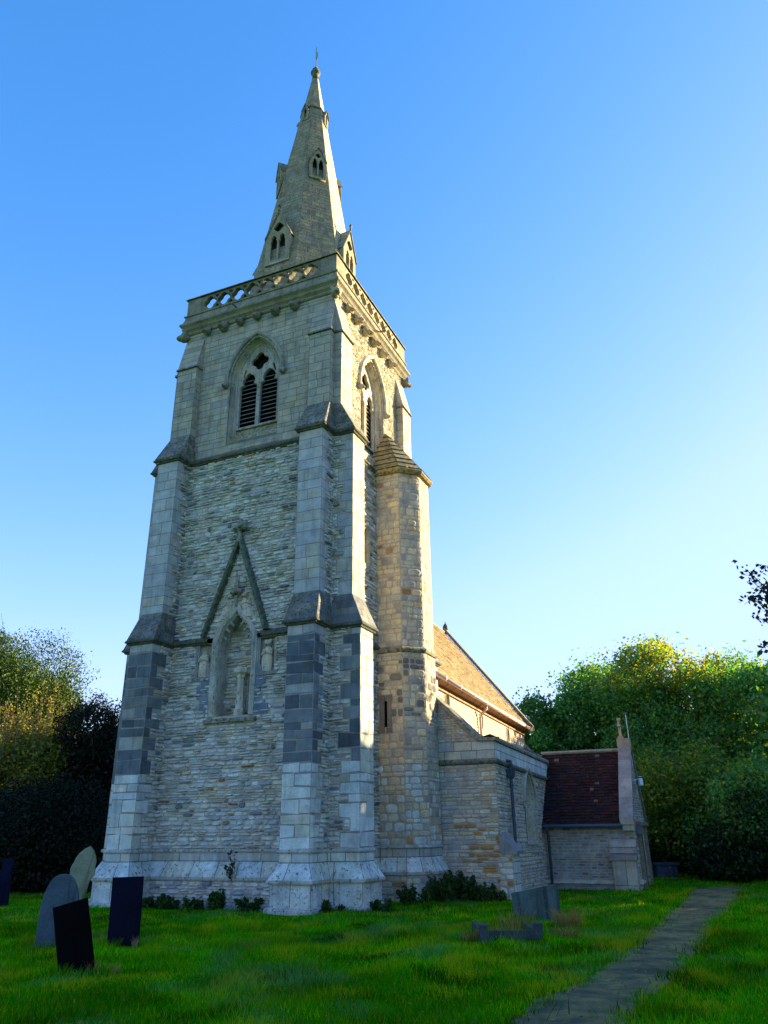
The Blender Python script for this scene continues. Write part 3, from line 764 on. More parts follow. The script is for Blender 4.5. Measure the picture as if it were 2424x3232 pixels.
# carved worn figures
def figure(name,base,h,lean,seed,parent,wing=0,headless=False):
    rng=random.Random(seed); m=MB(); x,o,z=base; rs=[]; n=14
    for i in range(11):
        t_=i/10; r=h*(.19-.05*t_+.03*math.sin(PI*min(1,t_*1.15)))*(1 if t_<.78 else 1-(t_-.78)*2.2)
        ring=[]
        for k in range(n):
            a=2*PI*k/n; fold=1+.10*math.sin(5*a+seed)*(1-t_)+rng.uniform(-.02,.02)
            ring.append(P0(x+lean*t_*h+r*fold*math.cos(a),o+r*.6*fold*math.sin(a),z+h*.80*t_))
        rs.append(ring[::-1])
    m.rings(rs,CARV,(.62,.55,.42))
    if not headless: blob_head(m,(x+lean*h*.95,-(o+.02),z+h*.88),h*.11,rng,tint=(.55,.50,.40))
    # arms
    for sx in (-1,1):
        m.tube([P0(x+lean*h*.7+sx*h*.13,o,z+h*.70),P0(x+lean*h*.5+sx*h*.17,o+h*.07,z+h*.52),P0(x+lean*h*.55+sx*h*.03,o+h*.13,z+h*.56)],[h*.05,h*.045,h*.03],CARV,n=6,col=(.58,.52,.40))
    if wing:
        m.tube([P0(x+lean*h*.8-wing*h*.08,o-.02,z+h*.75),P0(x+lean*h*.9-wing*h*.22,o-.02,z+h*.95),P0(x-wing*h*.30,o-.03,z+h*.5)],[h*.05,h*.09,h*.02],CARV,n=6,col=(.58,.52,.40))
    return m.build(name,parent,smooth=False)
figure('carved_angel',(-.42,W1+.02,7.08),.72,.28,1,gable,wing=1)
figure('carved_angel',(.42,W1+.02,7.08),.72,-.28,2,gable,wing=-1)
# side niches
for sx,x0,x1 in ((-1,-1.22,-.76),(1,.78,1.30)):
    p=MB(); z0,z1=5.52,6.42
    p.box(x0,x1,-(W1-.10),-(W1-.14),z0,z1,CARV,(.42,.40,.34))
    for xa in (x0-.06,x1): p.box(xa,xa+.06,-(W1+.025),-(W1-.14),z0-.02,z1,CARV,(.36,.37,.34))
    p.box(x0,x0+.035,-(W1-.0),-(W1-.14),z0,z1,CARV,(.42,.4,.34)); p.box(x1-.035,x1,-(W1-.0),-(W1-.14),z0,z1,CARV,(.42,.4,.34))
    p.box(x0-.1,x1+.1,-(W1+.05),-(W1-.14),z0-.09,z0,CARV,(.26,.28,.29)); p.box(x0-.06,x1+.06,-(W1+.02),-(W1-.14),z1,z1+.04,CARV,(.2,.21,.22))
    pn=p.build('statue_panel',church)
    figure('carved_saint',((x0+x1)/2,W1-.03,z0),.86,.02*sx,10+sx,pn,headless=(sx<0))
# statue pedestal in the niche
p=MB(); px,py=.14,W1-.20
def ngon(x,o,z,r,n=8): return [P0(x+r*math.cos(2*PI*i/n+PI/8),o+r*math.sin(2*PI*i/n+PI/8),z) for i in range(n)][::-1]
p.rings([ngon(px,py,z,r) for z,r in ((4.42,.16),(4.6,.16),(4.66,.12),(5.42,.10),(5.46,.13),(5.5,.13),(5.54,.16),(5.58,.22),(5.66,.235),(5.70,.235))],CARV,(.62,.58,.46))
p.rings([ngon(px+.24,py-.05,z,r) for z,r in ((5.52,.07),(5.56,.11),(5.66,.12))],CARV,(.36,.34,.29))
p.rings([ngon(px+.19,py-.1,z,r,6) for z,r in ((4.5,.07),(5.55,.06))],CARV,(.36,.34,.29))
p.build('statue_pedestal',church)

# south lancet and frame
f=side(1); l=MB()
arch_sweep(l,f,-.78,.27,.45,9.72,8.88,[(0,W2+.035),(-.04,W2+.035),(-.06,W2),(-.14,W2-.12),(-.14,W2-.3)],CARV,(.42,.38,.27)); 
l.hexa([f(-1.08,W2+.05,8.78),f(-.48,W2+.05,8.78),f(-.48,W2-.3,8.78),f(-1.08,W2-.3,8.78),f(-1.08,W2+.03,8.88),f(-.48,W2+.03,8.88),f(-.48,W2-.3,8.96),f(-1.08,W2-.3,8.96)],CARV,(.42,.38,.27))
l.build('lancet_window',church)

# ------------------------------------------------------------------ stair turret
def tur(o=0.0):
    return [(2.5,-o),(3.76+o*.41,-o),(4.265+o,.505-o*.41),(4.265+o,1.40+o*.41),(3.76+o*.41,1.905+o),(2.5,1.905+o)]
tm=MB(); rng=random.Random(77)
def tband(z0,z1,o0,o1,pal,mat,st,faces=(0,1,2,3,4),hole=None,colfn=None):
    a,b=tur(o0),tur(o1)
    for i in faces:
        masonry(tm,(*a[i],z0),(*a[i+1],z0),(*b[i+1],z1),(*b[i],z1),pal=pal,mat=mat,rng=rng,hole=(hole if i==0 else None),colfn=colfn,**st)
mix=dict(h=(.09,.26),w=(.16,.42),depth=(.004,.02),gap=.016,jit=.1,bev=.3)
tband(-.7,.5,.13,.13,P_AIS,RUB,mix); tband(.56,.92,.19,0,P_ASHP,BASEM,dict(ASHS,h=(.36,.4))); tband(.92,1.12,0,0,P_ASH,ASH,dict(ASHS,h=(.2,.22)))
def ct(p,rng):
    edge=min(abs(p.x-3.76)+abs(p.y)*.0, 9)
    if 4.6<p.z<6.2 and rng.random()<.45: return pick([((.17,.155,.15),2),((.22,.2,.19),1)],rng)
    if p.z<3.2 and rng.random()<.5: return pick(P_ASHP,rng)
    if 8.2<p.z<8.6 and 3.7<p.x<4.1 and rng.random()<.7: return (.36,.17,.06)
    return None
def hs(v):
    z=1.2+v
    return [(3.22-2.5-.045,3.22-2.5+.045)] if 4.28<z<4.95 else []
tband(1.2,6.36,0,0,P_TUR,RUB,mix,hole=hs,colfn=ct); tband(6.5,12.16,-.02,-.02,P_TUR,RUB,mix,colfn=ct)
tm.rings([[(*q,-.5) for q in tur(-.3)],[(*q,12.2) for q in tur(-.3)]],DARK)
turret=tm.build('stair_turret',church)
sl=MB()
for x0,x1,z0,z1 in ((3.03,3.17,4.26,4.98),(3.27,3.41,4.26,4.98),(3.0,3.2,4.98,5.16),(3.22,3.43,4.98,5.16),(3.0,3.19,4.1,4.25),(3.24,3.42,4.1,4.25)):
    sl.box(x0,x1,-.022,.05,z0,z1,RUB,(.19,.165,.15))
sl.build('slit_window',turret)
tc=MB()
def tring(mb,prof,mat,col): mb.rings([[(*q,z) for q in tur(o)] for o,z in prof],mat,col,cap=False,closed=False)
tring(tc,[(-.02,6.36),(.05,6.38),(.08,6.44),(.07,6.48),(-.03,6.56)],MOSS,(.3,.28,.2)); tc.build('string_course',turret)
tc=MB(); tring(tc,[(.12,.48),(.19,.5),(.2,.57),(.1,.58)],BASEM,(.45,.44,.38)); tring(tc,[(-.01,1.1),(.045,1.15),(0,1.22)],BASEM,(.42,.42,.38)); tc.build('plinth_moulding',turret)
tc=MB(); tring(tc,[(-.02,12.12),(.08,12.14),(.13,12.2),(.13,12.27),(.06,12.34)],LICH,(.28,.25,.14))
E_=tur(.08); apx=(2.9,1.02,14.25); apx2=(2.86,.95,14.2)
nrow=8
for i in range(5):
    a,b=E_[i],E_[i+1]
    A=Vector((*a,12.32));Bp=Vector((*b,12.32));T=Vector(apx)
    for r in range(nrow):
        t0,t1=r/nrow,(r+1)/nrow
        nrm=(Bp-A).cross(T-A).normalized()
        q=[A.lerp(T,t0)+nrm*.035,Bp.lerp(T,t0)+nrm*.035,Bp.lerp(T,t1)+nrm*.0,A.lerp(T,t1)+nrm*.0]
        tc.add([tuple(x) for x in q],[(0,1,2,3)],LICH if i in(0,2) else MOSS,pick([((.26,.235,.14),2),((.2,.19,.14),1)],rng))
        if r: 
            q2=[A.lerp(T,t0),Bp.lerp(T,t0),q[1],q[0]]
            tc.add([tuple(x) for x in q2],[(0,1,2,3)],MOSS,(.1,.1,.07))
tc.build('turret_roof',turret)

# ------------------------------------------------------------------ nave
zf=lambda y:-.032*(y-2.8)
YE=15.2; XN=3.55; XE=3.86
nm=MB(); rng=random.Random(50)
cw=[(4.5,5.57),(8.42,5.39),(12.3,5.23)]
def nh(v):
    z=3.5+v; out=[]
    for y,zc in cw:
        d=(z-(zc+.02))/.36
        if abs(d)<1: hw=.20*math.sqrt(1-d*d); out.append((y-1.9-hw,y-1.9+hw))
    return out
masonry(nm,(XN,1.9,3.5),(XN,YE,3.5),(XN,YE,6.05+zf(YE)),(XN,1.9,6.05),pal=P_SUN,mat=RUB,rng=rng,hole=nh,backstep=.04,**dict(h=(.07,.12),w=(.14,.34),depth=(.003,.014),gap=.012,jit=.1,bev=.3))  # wall colour includes the sunlight on the clerestory
nm.add([(-XN,2.5,-.6),(XN,2.5,-.6),(XN,2.5,6),(0,2.5,10.9),(-XN,2.5,6)],[(0,1,2,3,4)],RUB,(.35,.33,.28))
nm.add([(-XN,YE-.02,-.6),(-XN,YE-.02,5.6),(0,YE-.02,10.3),(XN,YE-.02,5.6),(XN,YE-.02,-.6)],[(0,1,2,3,4)],RUB,(.35,.33,.28))
nm.quad((-XN,1.9,-.6),(-XN,1.9,6),(-XN,YE,5.6),(-XN,YE,-.6),RUB,(.35,.33,.28))
nave=nm.build('nave_wall',church)
for y,zc in cw:
    w_=MB(); n=20
    A=[(XN+.03,y+.24*math.cos(2*PI*i/n),zc+.02+.41*math.sin(2*PI*i/n)) for i in range(n)]
    B=[(XN+.03,y+.19*math.cos(2*PI*i/n),zc+.02+.35*math.sin(2*PI*i/n)) for i in range(n)]
    Cc=[(XN-.14,y+.14*math.cos(2*PI*i/n),zc+.02+.30*math.sin(2*PI*i/n)) for i in range(n)]
    for P_,Q_ in ((A,B),(B,Cc)): w_.add(P_+Q_,[(i,(i+1)%n,n+(i+1)%n,n+i) for i in range(n)],CARV,(.5,.42,.3))
    for i in range(3):  # foiled bars
        a=PI/2+i*2*PI/3; w_.tube([(XN-.12,y+.05*math.cos(a),zc+.08*math.sin(a)),(XN-.12,y+.15*math.cos(a),zc+.29*math.sin(a))],.018,CARV,n=5,col=(.5,.42,.3))
    win=w_.build('clerestory_window',nave)
    gl=MB(); gl.add([(XN-.13,p[1],p[2]) for p in Cc],[tuple(range(n))],GLASS); gl.build('glass',win)
def roof(mb,A,B,C,D,pal,mat,rows,wd,rng,lift=.018):
    """A,B eave; C,D ridge (B->C up). overlapping courses of individual tiles"""
    A,B,C,D=map(Vector,(A,B,C,D)); nrm=(B-A).cross(D-A).normalized(); L=(B-A).length
    mb.quad(A-nrm*.02,B-nrm*.02,C-nrm*.02,D-nrm*.02,mat,pal[0][0])
    for r in range(rows):
        t0,t1=r/rows,min(1,(r+1.25)/rows); u=-(r%2)*wd*.5
        while u<L:
            w=wd*rng.uniform(.85,1.15); f0=max(0,u/L)+.0006; f1=min(1,(u+w)/L)-.0006; u+=w
            if f1<=f0: continue
            l=lift*rng.uniform(.6,1.5); e=rng.uniform(-.006,.006)
            P=lambda f,t,d: A.lerp(B,f).lerp(D.lerp(C,f),t)+nrm*d
            q=[P(f0,t0+e/1,l),P(f1,t0+e/1,l),P(f1,t1,.002),P(f0,t1,.002),P(f0,t0+e/1,-.01),P(f1,t0+e/1,-.01)]
            mb.add([tuple(x) for x in q],[(0,1,2,3),(4,5,1,0)],mat,pick(pal,rng,.2))
nr=MB(); rng=random.Random(60)
zr=lambda y:11.0+zf(y)
roof(nr,(XE,2.2,6.22),(XE,YE,6.22+zf(YE)),(0,YE,zr(YE)-.02),(0,2.2,zr(2.2)-.02),P_TILE,TILE,46,.17,rng)
nr.quad((-XE,YE,5.7),(-XE,2.2,6.2),(0,2.2,zr(2.2)-.02),(0,YE,zr(YE)-.02),TILE,(.3,.24,.14))
nr.tube([(0,2.2,zr(2.2)),(0,YE,zr(YE))],.07,TILE,n=6,col=(.34,.28,.18))
nroof=nr.build('nave_roof',church)
cp=MB()
for sx in (1,-1):
    A=[(sx*4.0,YE-.18,5.72),(sx*4.0,YE+.25,5.72),(sx*4.0,YE+.25,5.90),(sx*4.0,YE-.18,5.90)]
    B=[(0,YE-.18,10.66),(0,YE+.25,10.66),(0,YE+.25,10.86),(0,YE-.18,10.86)]
    cp.rings([A,B],MOSS,(.22,.22,.19))
cp.tube([(0,YE,10.8),(0,YE,11.0),(0,YE,11.1)],[.14,.12,.05],MOSS,n=6,col=(.15,.15,.13)); cp.tube([(0,YE,11.02),(0,YE,11.2)],[.04,.03],MOSS,n=5,col=(.15,.15,.13))
cp.build('gable_coping',nroof)
# soffit board, gutter, brackets, downpipe
so=MB(); so.hexa([(XN+.01,2.6,6.0),(XE-.02,2.6,6.08),(XE-.02,YE,6.08+zf(YE)),(XN+.01,YE,6.0+zf(YE)),(XN+.01,2.6,6.14),(XE-.02,2.6,6.14),(XE-.02,YE,6.14+zf(YE)),(XN+.01,YE,6.14+zf(YE))],BROWNW)
so.hexa([(XN+.02,2.6,5.86),(XN+.07,2.6,5.86),(XN+.07,YE,5.86+zf(YE)),(XN+.02,YE,5.86+zf(YE)),(XN+.02,2.6,6.04),(XN+.07,2.6,6.04),(XN+.07,YE,6.04+zf(YE)),(XN+.02,YE,6.04+zf(YE))],BROWNW)
so.build('eaves_board',nroof)
gt=MB(); gx=XE+.06; ys=[2.5+i*(YE-2.4)/8 for i in range(9)]
gt.tube([(gx,2.5,6.13),(gx,YE+.1,6.13+zf(YE+.1))],.075,PPIPE,n=10)
for i,y in enumerate(np.arange(3.2,YE,1.55)): gt.tube([(gx,y,6.13+zf(y)),(gx,y+.1,6.13+zf(y))],.086,PPIPE,n=10)
for y in np.arange(3.0,YE,.78): gt.tube([(gx-.05,y,6.07+zf(y)),(XN+.12,y,5.9+zf(y)),(XN+.04,y,5.92+zf(y))],.009,IRON,n=4)
gutter=gt.build('gutter',nroof,smooth=True)
dp=MB(); y=8.05
dp.tube([(gx,y,6.07+zf(y)),(gx,y,5.93+zf(y)),(XN+.14,y-.02,5.72+zf(y)),(XN+.09,y-.02,5.6+zf(y)),(XN+.09,y-.02,4.75)],.05,PPIPE,n=8); dp.build('downpipe',gutter,smooth=True)

# chancel beyond
ch=MB(); ch.box(-2.8,2.8,YE+.3,22,-.6,4.6,RUB,(.4,.37,.3)); chn=ch.build('chancel_wall',church)
ch=MB(); roof(ch,(3.0,YE+.3,4.6),(3.0,22,4.6),(0,22,8.2),(0,YE+.3,8.2),P_TILE,TILE,18,.35,rng); ch.quad((-3,22,4.6),(-3,YE+.3,4.6),(0,YE+.3,8.2),(0,22,8.2),TILE,(.3,.25,.15)); ch.build('chancel_roof',church)

# ------------------------------------------------------------------ south aisle
XA,YA=5.92,1.45; YAE=YE-.2
am=MB(); rng=random.Random(90)
AST=dict(h=(.06,.14),w=(.14,.42),depth=(.004,.026),gap=.02,jit=.14,bev=.32,two=.15)
def ca(p,rng):
    near=XA-p.x
    if p.y<YA+.05:
        if near<.42 and p.z>1.4: return pick(P_ASHP if rng.random()<.6 else [((.45,.38,.26),1)],rng)
        if near<.85 and p.z<1.75 and rng.random()<.30: return pick([((.42,.23,.07),1),((.34,.18,.07),1)],rng)
    elif p.y<YA+.35 and rng.random()<.7: return pick(P_ASHP,rng)
    return None
def cw_hole(v):  # west wall above the coping line
    z=-.6+v
    if z<4.0: return []
    x=4.15+(5.25-z)/(5.25-3.99)*1.30
    return [(x-3.6,9)]
masonry(am,(3.6,YA,-.6),(XA,YA,-.6),(XA,YA,3.28),(3.6,YA,3.28),pal=P_AIS,mat=RUB,rng=rng,colfn=ca,**AST)
masonry(am,(3.6,YA-.015,3.40),(XA+.015,YA-.015,3.40),(XA+.015,YA-.015,3.9),(3.6,YA-.015,3.9),pal=P_ASH,mat=ASH,rng=rng,**dict(ASHS,h=(.2,.26)))
def cw2(v):
    z=3.9+v; x=4.15+(5.25-z)/(5.25-3.99)*1.30
    return [(x-3.6,9)]
masonry(am,(3.6,YA-.015,3.9),(XA,YA-.015,3.9),(XA,YA-.015,5.3),(3.6,YA-.015,5.3),pal=P_AIS,mat=RUB,rng=rng,hole=cw2,backstep=.03,**dict(AST,h=(.05,.1),w=(.1,.24)))
zs=lambda y:-.026*(y-YA)
WY,WA,WR=5.15,.52,.95
def ah(v):
    z=-.6+v; out=[]
    hw=arch_half(WA+.1,WR+.1,2.28,z) if z>1.2 else -1
    if hw>0: out.append((WY-YA-hw,WY-YA+hw))
    return out
masonry(am,(XA,YA,-.6),(XA,YAE,-.6),(XA,YAE,3.26+zs(YAE)),(XA,YA,3.28),pal=P_AIS,mat=RUB,rng=rng,hole=ah,backstep=.05,colfn=ca,**AST)
masonry(am,(XA+.012,YA-.015,3.4),(XA+.012,YAE,3.4+zs(YAE)),(XA+.012,YAE,3.9+zs(YAE)),(XA+.012,YA-.015,3.9),pal=P_ASHP,mat=ASH,rng=rng,**dict(ASHS,h=(.23,.26),w=(.5,.9)))
am.quad((XA-.01,YA+.3,3.88),(XA-.01,YAE,3.6),(XA-.3,YAE,3.6),(XA-.3,YA+.3,3.88),LEAD)
aisle=am.build('aisle_wall',church)
st=MB(); pr=[(.0,3.26),(.07,3.30),(.09,3.36),(.03,3.42),(.0,3.44)]
st.rings([[(3.6,YA-o,z),(XA+o,YA-o,z),(XA+o,YAE,z+zs(YAE))] for o,z in pr],MOSS,(.2,.2,.18),cap=False,closed=False); st.build('string_course',aisle)
co=MB(); pr=[(.0,3.86),(.07,3.89),(.08,3.95),(.04,4.02),(-.1,4.08),(-.32,4.02)]
co.rings([[(XA+o,YA-.02-max(o,-.0),z),(XA+o,YAE,z+zs(YAE))] for o,z in pr],MOSS,(.3,.3,.25),cap=False,closed=False)
def slab(x0,z0,x1,z1,th=.13):
    L=math.hypot(x1-x0,z1-z0); nx,nz=-(z1-z0)/L,(x1-x0)/L
    if nz<0: nx,nz=-nx,-nz
    y0,y1=YA-.10,YA+.28
    co.hexa([(x0,y0,z0),(x1,y0,z1),(x1,y1,z1),(x0,y1,z0),(x0+nx*th*.75,y0+.03,z0+nz*th*.75),(x1+nx*th*.75,y0+.03,z1+nz*th*.75),(x1+nx*th,y1,z1+nz*th),(x0+nx*th,y1,z0+nz*th)],MOSS,(.27,.26,.21))
slab(4.10,5.22,5.46,3.90,.15); slab(5.44,3.90,XA+.09,3.89,.13)
co.build('coping',aisle)
# aisle roof
rf=MB(); rf.quad((XA-.3,YA+.28,4.0),(XA-.3,YAE,3.62),(XN,YAE,4.5),(XN,YA+.28,4.9),LEAD); 
for y in np.arange(YA+.8,YAE,.6): rf.tube([(XA-.3,y,4.02+zs(y)),(XN,y,4.92+zs(y))],.025,LEAD,n=5)
rf.build('lead_roof',aisle)
ec=MB(); ec.rings([[(4.0,YAE-.2,z+4.72),(4.0,YAE+.2,z+4.72)] for z in (0,)]+[[(5.6,YAE-.2,3.72),(5.6,YAE+.2,3.72)]],MOSS,(.25,.24,.2),cap=False,closed=False) if False else None
ec.hexa([(3.6,YAE-.15,3.2),(5.9,YAE-.15,3.2),(5.9,YAE+.2,3.2),(3.6,YAE+.2,3.2),(3.6,YAE-.15,4.95),(5.9,YAE-.15,3.66),(5.9,YAE+.2,3.66),(3.6,YAE+.2,4.95)],MOSS,(.25,.24,.2)); ec.build('east_coping',aisle)
# aisle window
def fa(x,o,z): return (o,x,z)
wm=MB(); arch_sweep(wm,fa,WY,WA+.16,WR+.16,2.28,1.22,[(0,XA+.03),(-.1,XA+.03),(-.12,XA-.02),(-.24,XA-.17),(-.26,XA-.3)],CARV,(.5,.45,.34))
arch_sweep(wm,fa,WY,WA+.17,WR+.17,2.28,2.2,[(0,XA),(0,XA+.08),(.06,XA+.10),(.10,XA+.05),(.10,XA)],CARV,(.45,.42,.35))
wm.hexa([(XA+.06,WY-.75,1.12),(XA+.06,WY+.75,1.12),(XA-.3,WY+.6,1.12),(XA-.3,WY-.6,1.12),(XA+.04,WY-.75,1.22),(XA+.04,WY+.75,1.22),(XA-.3,WY+.6,1.36),(XA-.3,WY-.6,1.36)],CARV,(.45,.42,.35))
aw=wm.build('aisle_window',aisle)
curve_plate('tracery',[(x+WY,z) for x,z in arch_pts(WA-.1+.01,WR-.1+.01,2.28,1.25,10)],[[(x+WY,z) for x,z in light(-.2,.165,1.36,2.1,2.55)],[(x+WY,z) for x,z in light(.2,.165,1.36,2.1,2.55)],foil(WY,2.72,.13,4,PI/2,.5,5)],.08,CARV,lambda x,y,z:(XA-.24+z,x,y),aw,bev=.006,tint=(.5,.46,.36))
gl=MB(); gl.add([(XA-.29,WY+x,z) for x,z in arch_pts(WA-.1,WR-.1,2.28,1.25,10)],[tuple(range(len(arch_pts(WA-.1,WR-.1,2.28,1.25,10))))],GLASS); gl.build('glass',aw)
# corner buttress
cb=MB(); rng=random.Random(95); bx=6.24; by0,by1=YA-.008,2.15
masonry(cb,(XA-.1,by0,-.6),(bx,by0,-.6),(bx,by0,.98),(XA-.1,by0,.98),pal=P_AIS,mat=RUB,rng=rng,colfn=lambda p,r:pick(P_ASHP,r) if r.random()<.6 else (pick([((.38,.19,.08),1)],r) if r.random()<.3 else None),**dict(AST,h=(.12,.22),w=(.2,.4)))
masonry(cb,(bx,by0,-.6),(bx,by1,-.6),(bx,by1,.98),(bx,by0,.98),pal=P_ASHP,mat=ASH,rng=rng,**ASHS)
masonry(cb,(bx,by1,-.6),(XA,by1,-.6),(XA,by1,.98),(bx,by1,.98),pal=P_ASHP,mat=ASH,rng=rng,**ASHS)
cb.rings([[(XA-.02,by0-.04,1.50),(XA-.02,by1+.04,1.50),(XA-.02,by1+.04,.95),(XA-.02,by0-.04,.95)],[(bx+.13,by0-.04,1.02),(bx+.13,by1+.04,1.02),(bx+.11,by1+.04,.94),(bx+.11,by0-.04,.94)]],ASH,(.24,.25,.26))
cb.build('buttress',aisle)
ap=MB(); ap.tube([(XA+.02,2.62,3.42),(XA+.14,2.62,3.40),(XA+.16,2.62,3.3),(XA+.12,2.62,3.18)],.05,IRON,n=8)
ap.rings([[(XA+.12+a*r,2.62+b*r,z) for a,b in ((-1,-1),(1,-1),(1,1),(-1,1))] for r,z in ((.06,2.92),(.10,3.0),(.115,3.14),(.12,3.18))],IRON)
ap.tube([(XA+.12,2.62,2.95),(XA+.12,2.62,.3)],.048,IRON,n=8)
for z in (2.7,1.9,1.1): ap.tube([(XA+.12,2.62,z),(XA+.12,2.62,z+.07)],.062,IRON,n=8)
ap.build('downpipe',aisle,smooth=False)

# ------------------------------------------------------------------ porch
PX=8.80; PY0,PY1=6.9,10.55; PR=8.72; ZE,ZR=1.72,4.08
po=MB(); rng=random.Random(120)
masonry(po,(XA-.05,PY0,-.7),(PX,PY0,-.7),(PX,PY0,-.04),(XA-.05,PY0,-.04),pal=P_PORCH,mat=RUB,rng=rng,**AST)
masonry(po,(XA-.05,PY0,.02),(PX,PY0,.02),(PX,PY0,ZE+.05),(XA-.05,PY0,ZE+.05),pal=P_PORCH,mat=RUB,rng=rng,**dict(AST,h=(.06,.11),w=(.16,.34),depth=(.003,.012)))
# south gable wall with doorway
def pd(v):
    z=-.7+v; hw=arch_half(.62,.9,1.5,z)
    return [(PR-PY0-hw,PR-PY0+hw)] if hw>0 else []
masonry(po,(PX,PY0,-.7),(PX,PY1,-.7),(PX,PY1,ZE),(PX,PY0,ZE),pal=P_AIS,mat=RUB,rng=rng,hole=pd,**AST)
masonry(po,(PX,PY0,ZE),(PX,PY1,ZE),(PX,PR+.02,ZR+.1),(PX,PR-.02,ZR+.1),pal=P_AIS,mat=RUB,rng=rng,**AST)
po.quad((PX,PY1,-.7),(XA,PY1,-.7),(XA,PY1,ZE),(PX,PY1,ZE),RUB,(.3,.29,.26))
porch=po.build('porch_wall',church)
b=MB(); b.hexa([(XA,PY0-.10,-.06),(PX+.12,PY0-.10,-.06),(PX+.12,PY0+.05,-.06),(XA,PY0+.05,-.06),(XA,PY0-.09,.01),(PX+.12,PY0-.09,.01),(PX+.12,PY0+.05,.07),(XA,PY0+.05,.07)],ASH,(.5,.47,.38))
b.hexa([(PX+.0,PY0-.08,-.06),(PX+.12,PY0-.08,-.06),(PX+.12,PR-.75,-.06),(PX+.0,PR-.75,-.06),(PX+.0,PY0-.08,.01),(PX+.12,PY0-.08,.01),(PX+.12,PR-.75,.01),(PX+.0,PR-.75,.05)],ASH,(.5,.47,.38)); b.build('plinth_course',porch)
b=MB(); rng=random.Random(121); bf=PY0-.30
masonry(b,(8.06,bf,-.7),(PX,bf,-.7),(PX,bf,.62),(8.06,bf,.62),pal=[((.46,.42,.28),3),((.38,.37,.3),2)],mat=ASH,rng=rng,**dict(ASHS,h=(.6,.65),w=(.4,.74)))
masonry(b,(8.06,PY0,-.7),(8.06,bf,-.7),(8.06,bf,.62),(8.06,PY0,.62),pal=P_ASH,mat=ASH,rng=rng,**ASHS)
masonry(b,(PX,bf,-.7),(PX,PY0+.1,-.7),(PX,PY0+.1,.62),(PX,bf,.62),pal=P_ASH,mat=ASH,rng=rng,**ASHS)
def wslope(z0,z1,y0,y1,c):
    b.hexa([(8.02,y0,z0),(PX+.03,y0,z0),(PX+.03,PY0+.05,z0),(8.02,PY0+.05,z0),(8.03,y1,z1),(PX+.02,y1,z1),(PX+.02,PY0+.05,z1),(8.03,PY0+.05,z1)],ASH,c)
wslope(.62,.82,bf-.05,bf+.07,(.2,.19,.18)); wslope(.822,1.0,bf+.03,bf+.14,(.3,.29,.28)); wslope(1.002,1.2,bf+.11,bf+.29,(.38,.37,.35))
b.build('buttress',porch)
r=MB(); rng=random.Random(130)
roof(r,(XA-.2,PY0-.22,ZE-.06),(8.46,PY0-.22,ZE-.06),(8.46,PR,ZR),(XA-.2,PR,ZR),P_RED+[((.12,.09,.075),.5)],RTIL,25,.15,rng,lift=.026)
r.quad((8.46,PY1+.22,ZE-.06),(XA-.2,PY1+.22,ZE-.06),(XA-.2,PR,ZR),(8.46,PR,ZR),RTIL,(.1,.03,.03))
r.tube([(XA-.25,PR,ZR+.02),(8.46,PR,ZR+.02)],.07,SLATE,n=6,col=(.3,.3,.25))
proof=r.build('porch_roof',church)
g=MB()
for sy,(y0,ym) in ((-1,(PY0-.26,PR)),(1,(PY1+.26,PR))):
    # coping slabs up the gable
    segs=4
    for i in range(segs):
        a=Vector((0,y0,1.86)).lerp(Vector((0,ym,4.36)),i/segs+.002); c=Vector((0,y0,1.86)).lerp(Vector((0,ym,4.36)),(i+1)/segs-.002)
        th=Vector((0,sy*.07,.07)); pr=.16
        pts=[(8.44,a.y,a.z-pr),(PX+.07,a.y,a.z-pr),(PX+.07,a.y,a.z),(8.44,a.y,a.z)]
        pts2=[(8.44,c.y,c.z-pr),(PX+.07,c.y,c.z-pr),(PX+.07,c.y,c.z),(8.44,c.y,c.z)]
        g.rings([pts,pts2],ASH,((.27,.26,.25),(.33,.32,.30),(.30,.28,.28),(.26,.25,.24))[i])
g.box(8.50,PX+.05,PY0-.2,PY0+.1,1.48,1.66,ASH,(.42,.4,.32)); g.box(8.46,PX+.07,PY0-.26,PY0+.1,1.66,1.86,ASH,(.36,.34,.3))
g.box(8.42,PX+.08,PR-.13,PR+.13,4.2,4.48,ASH,(.36,.31,.24))
gc=g.build('porch_gable_coping',porch)
c=MB(); cx=8.56
c.box(cx-.09,cx+.09,PR-.09,PR+.09,4.48,4.56,CARV,(.5,.38,.26)); c.box(cx-.045,cx+.045,PR-.045,PR+.045,4.56,5.16,CARV,(.55,.42,.27)); c.box(cx-.05,cx+.05,PR-.2,PR-.046,4.88,4.97,CARV,(.55,.42,.27)); c.box(cx-.05,cx+.05,PR+.046,PR+.2,4.88,4.97,CARV,(.55,.42,.27)); c.box(cx-.06,cx+.06,PR-.06,PR+.06,5.1,5.19,CARV,(.55,.42,.27))
c.build('gable_cross',gc)
g=MB(); g.tube([(XA+.05,PY0-.27,ZE-.09),(8.47,PY0-.27,ZE-.09)],.055,IRON,n=8); pg=g.build('gutter',proof)
g=MB(); g.tube([(6.08,PY0-.27,ZE-.12),(6.08,PY0-.2,ZE-.25),(6.08,PY0-.09,ZE-.36),(6.08,PY0-.09,-.3)],.045,IRON,n=8); g.build('downpipe',pg,smooth=True)
g=MB(); g.box(PX+.02,PX+.15,7.62,7.70,-.5,1.62,WOOD); g.box(PX-.16,PX-.1,7.9,9.5,-.4,1.95,WOOD); g.box(PX+.02,PX+.12,9.74,9.82,-.5,1.62,WOOD)
g.box(PX+.02,PX+.16,7.55,9.9,1.62,1.74,WOOD); g.tube([(PX+.15,7.66,.1),(PX+.24,7.66,.1)],.02,IRON,n=6); g.box(PX+.0,PX+.2,7.4,7.62,1.36,1.6,LEAD)
g.build('porch_door_frame',porch)
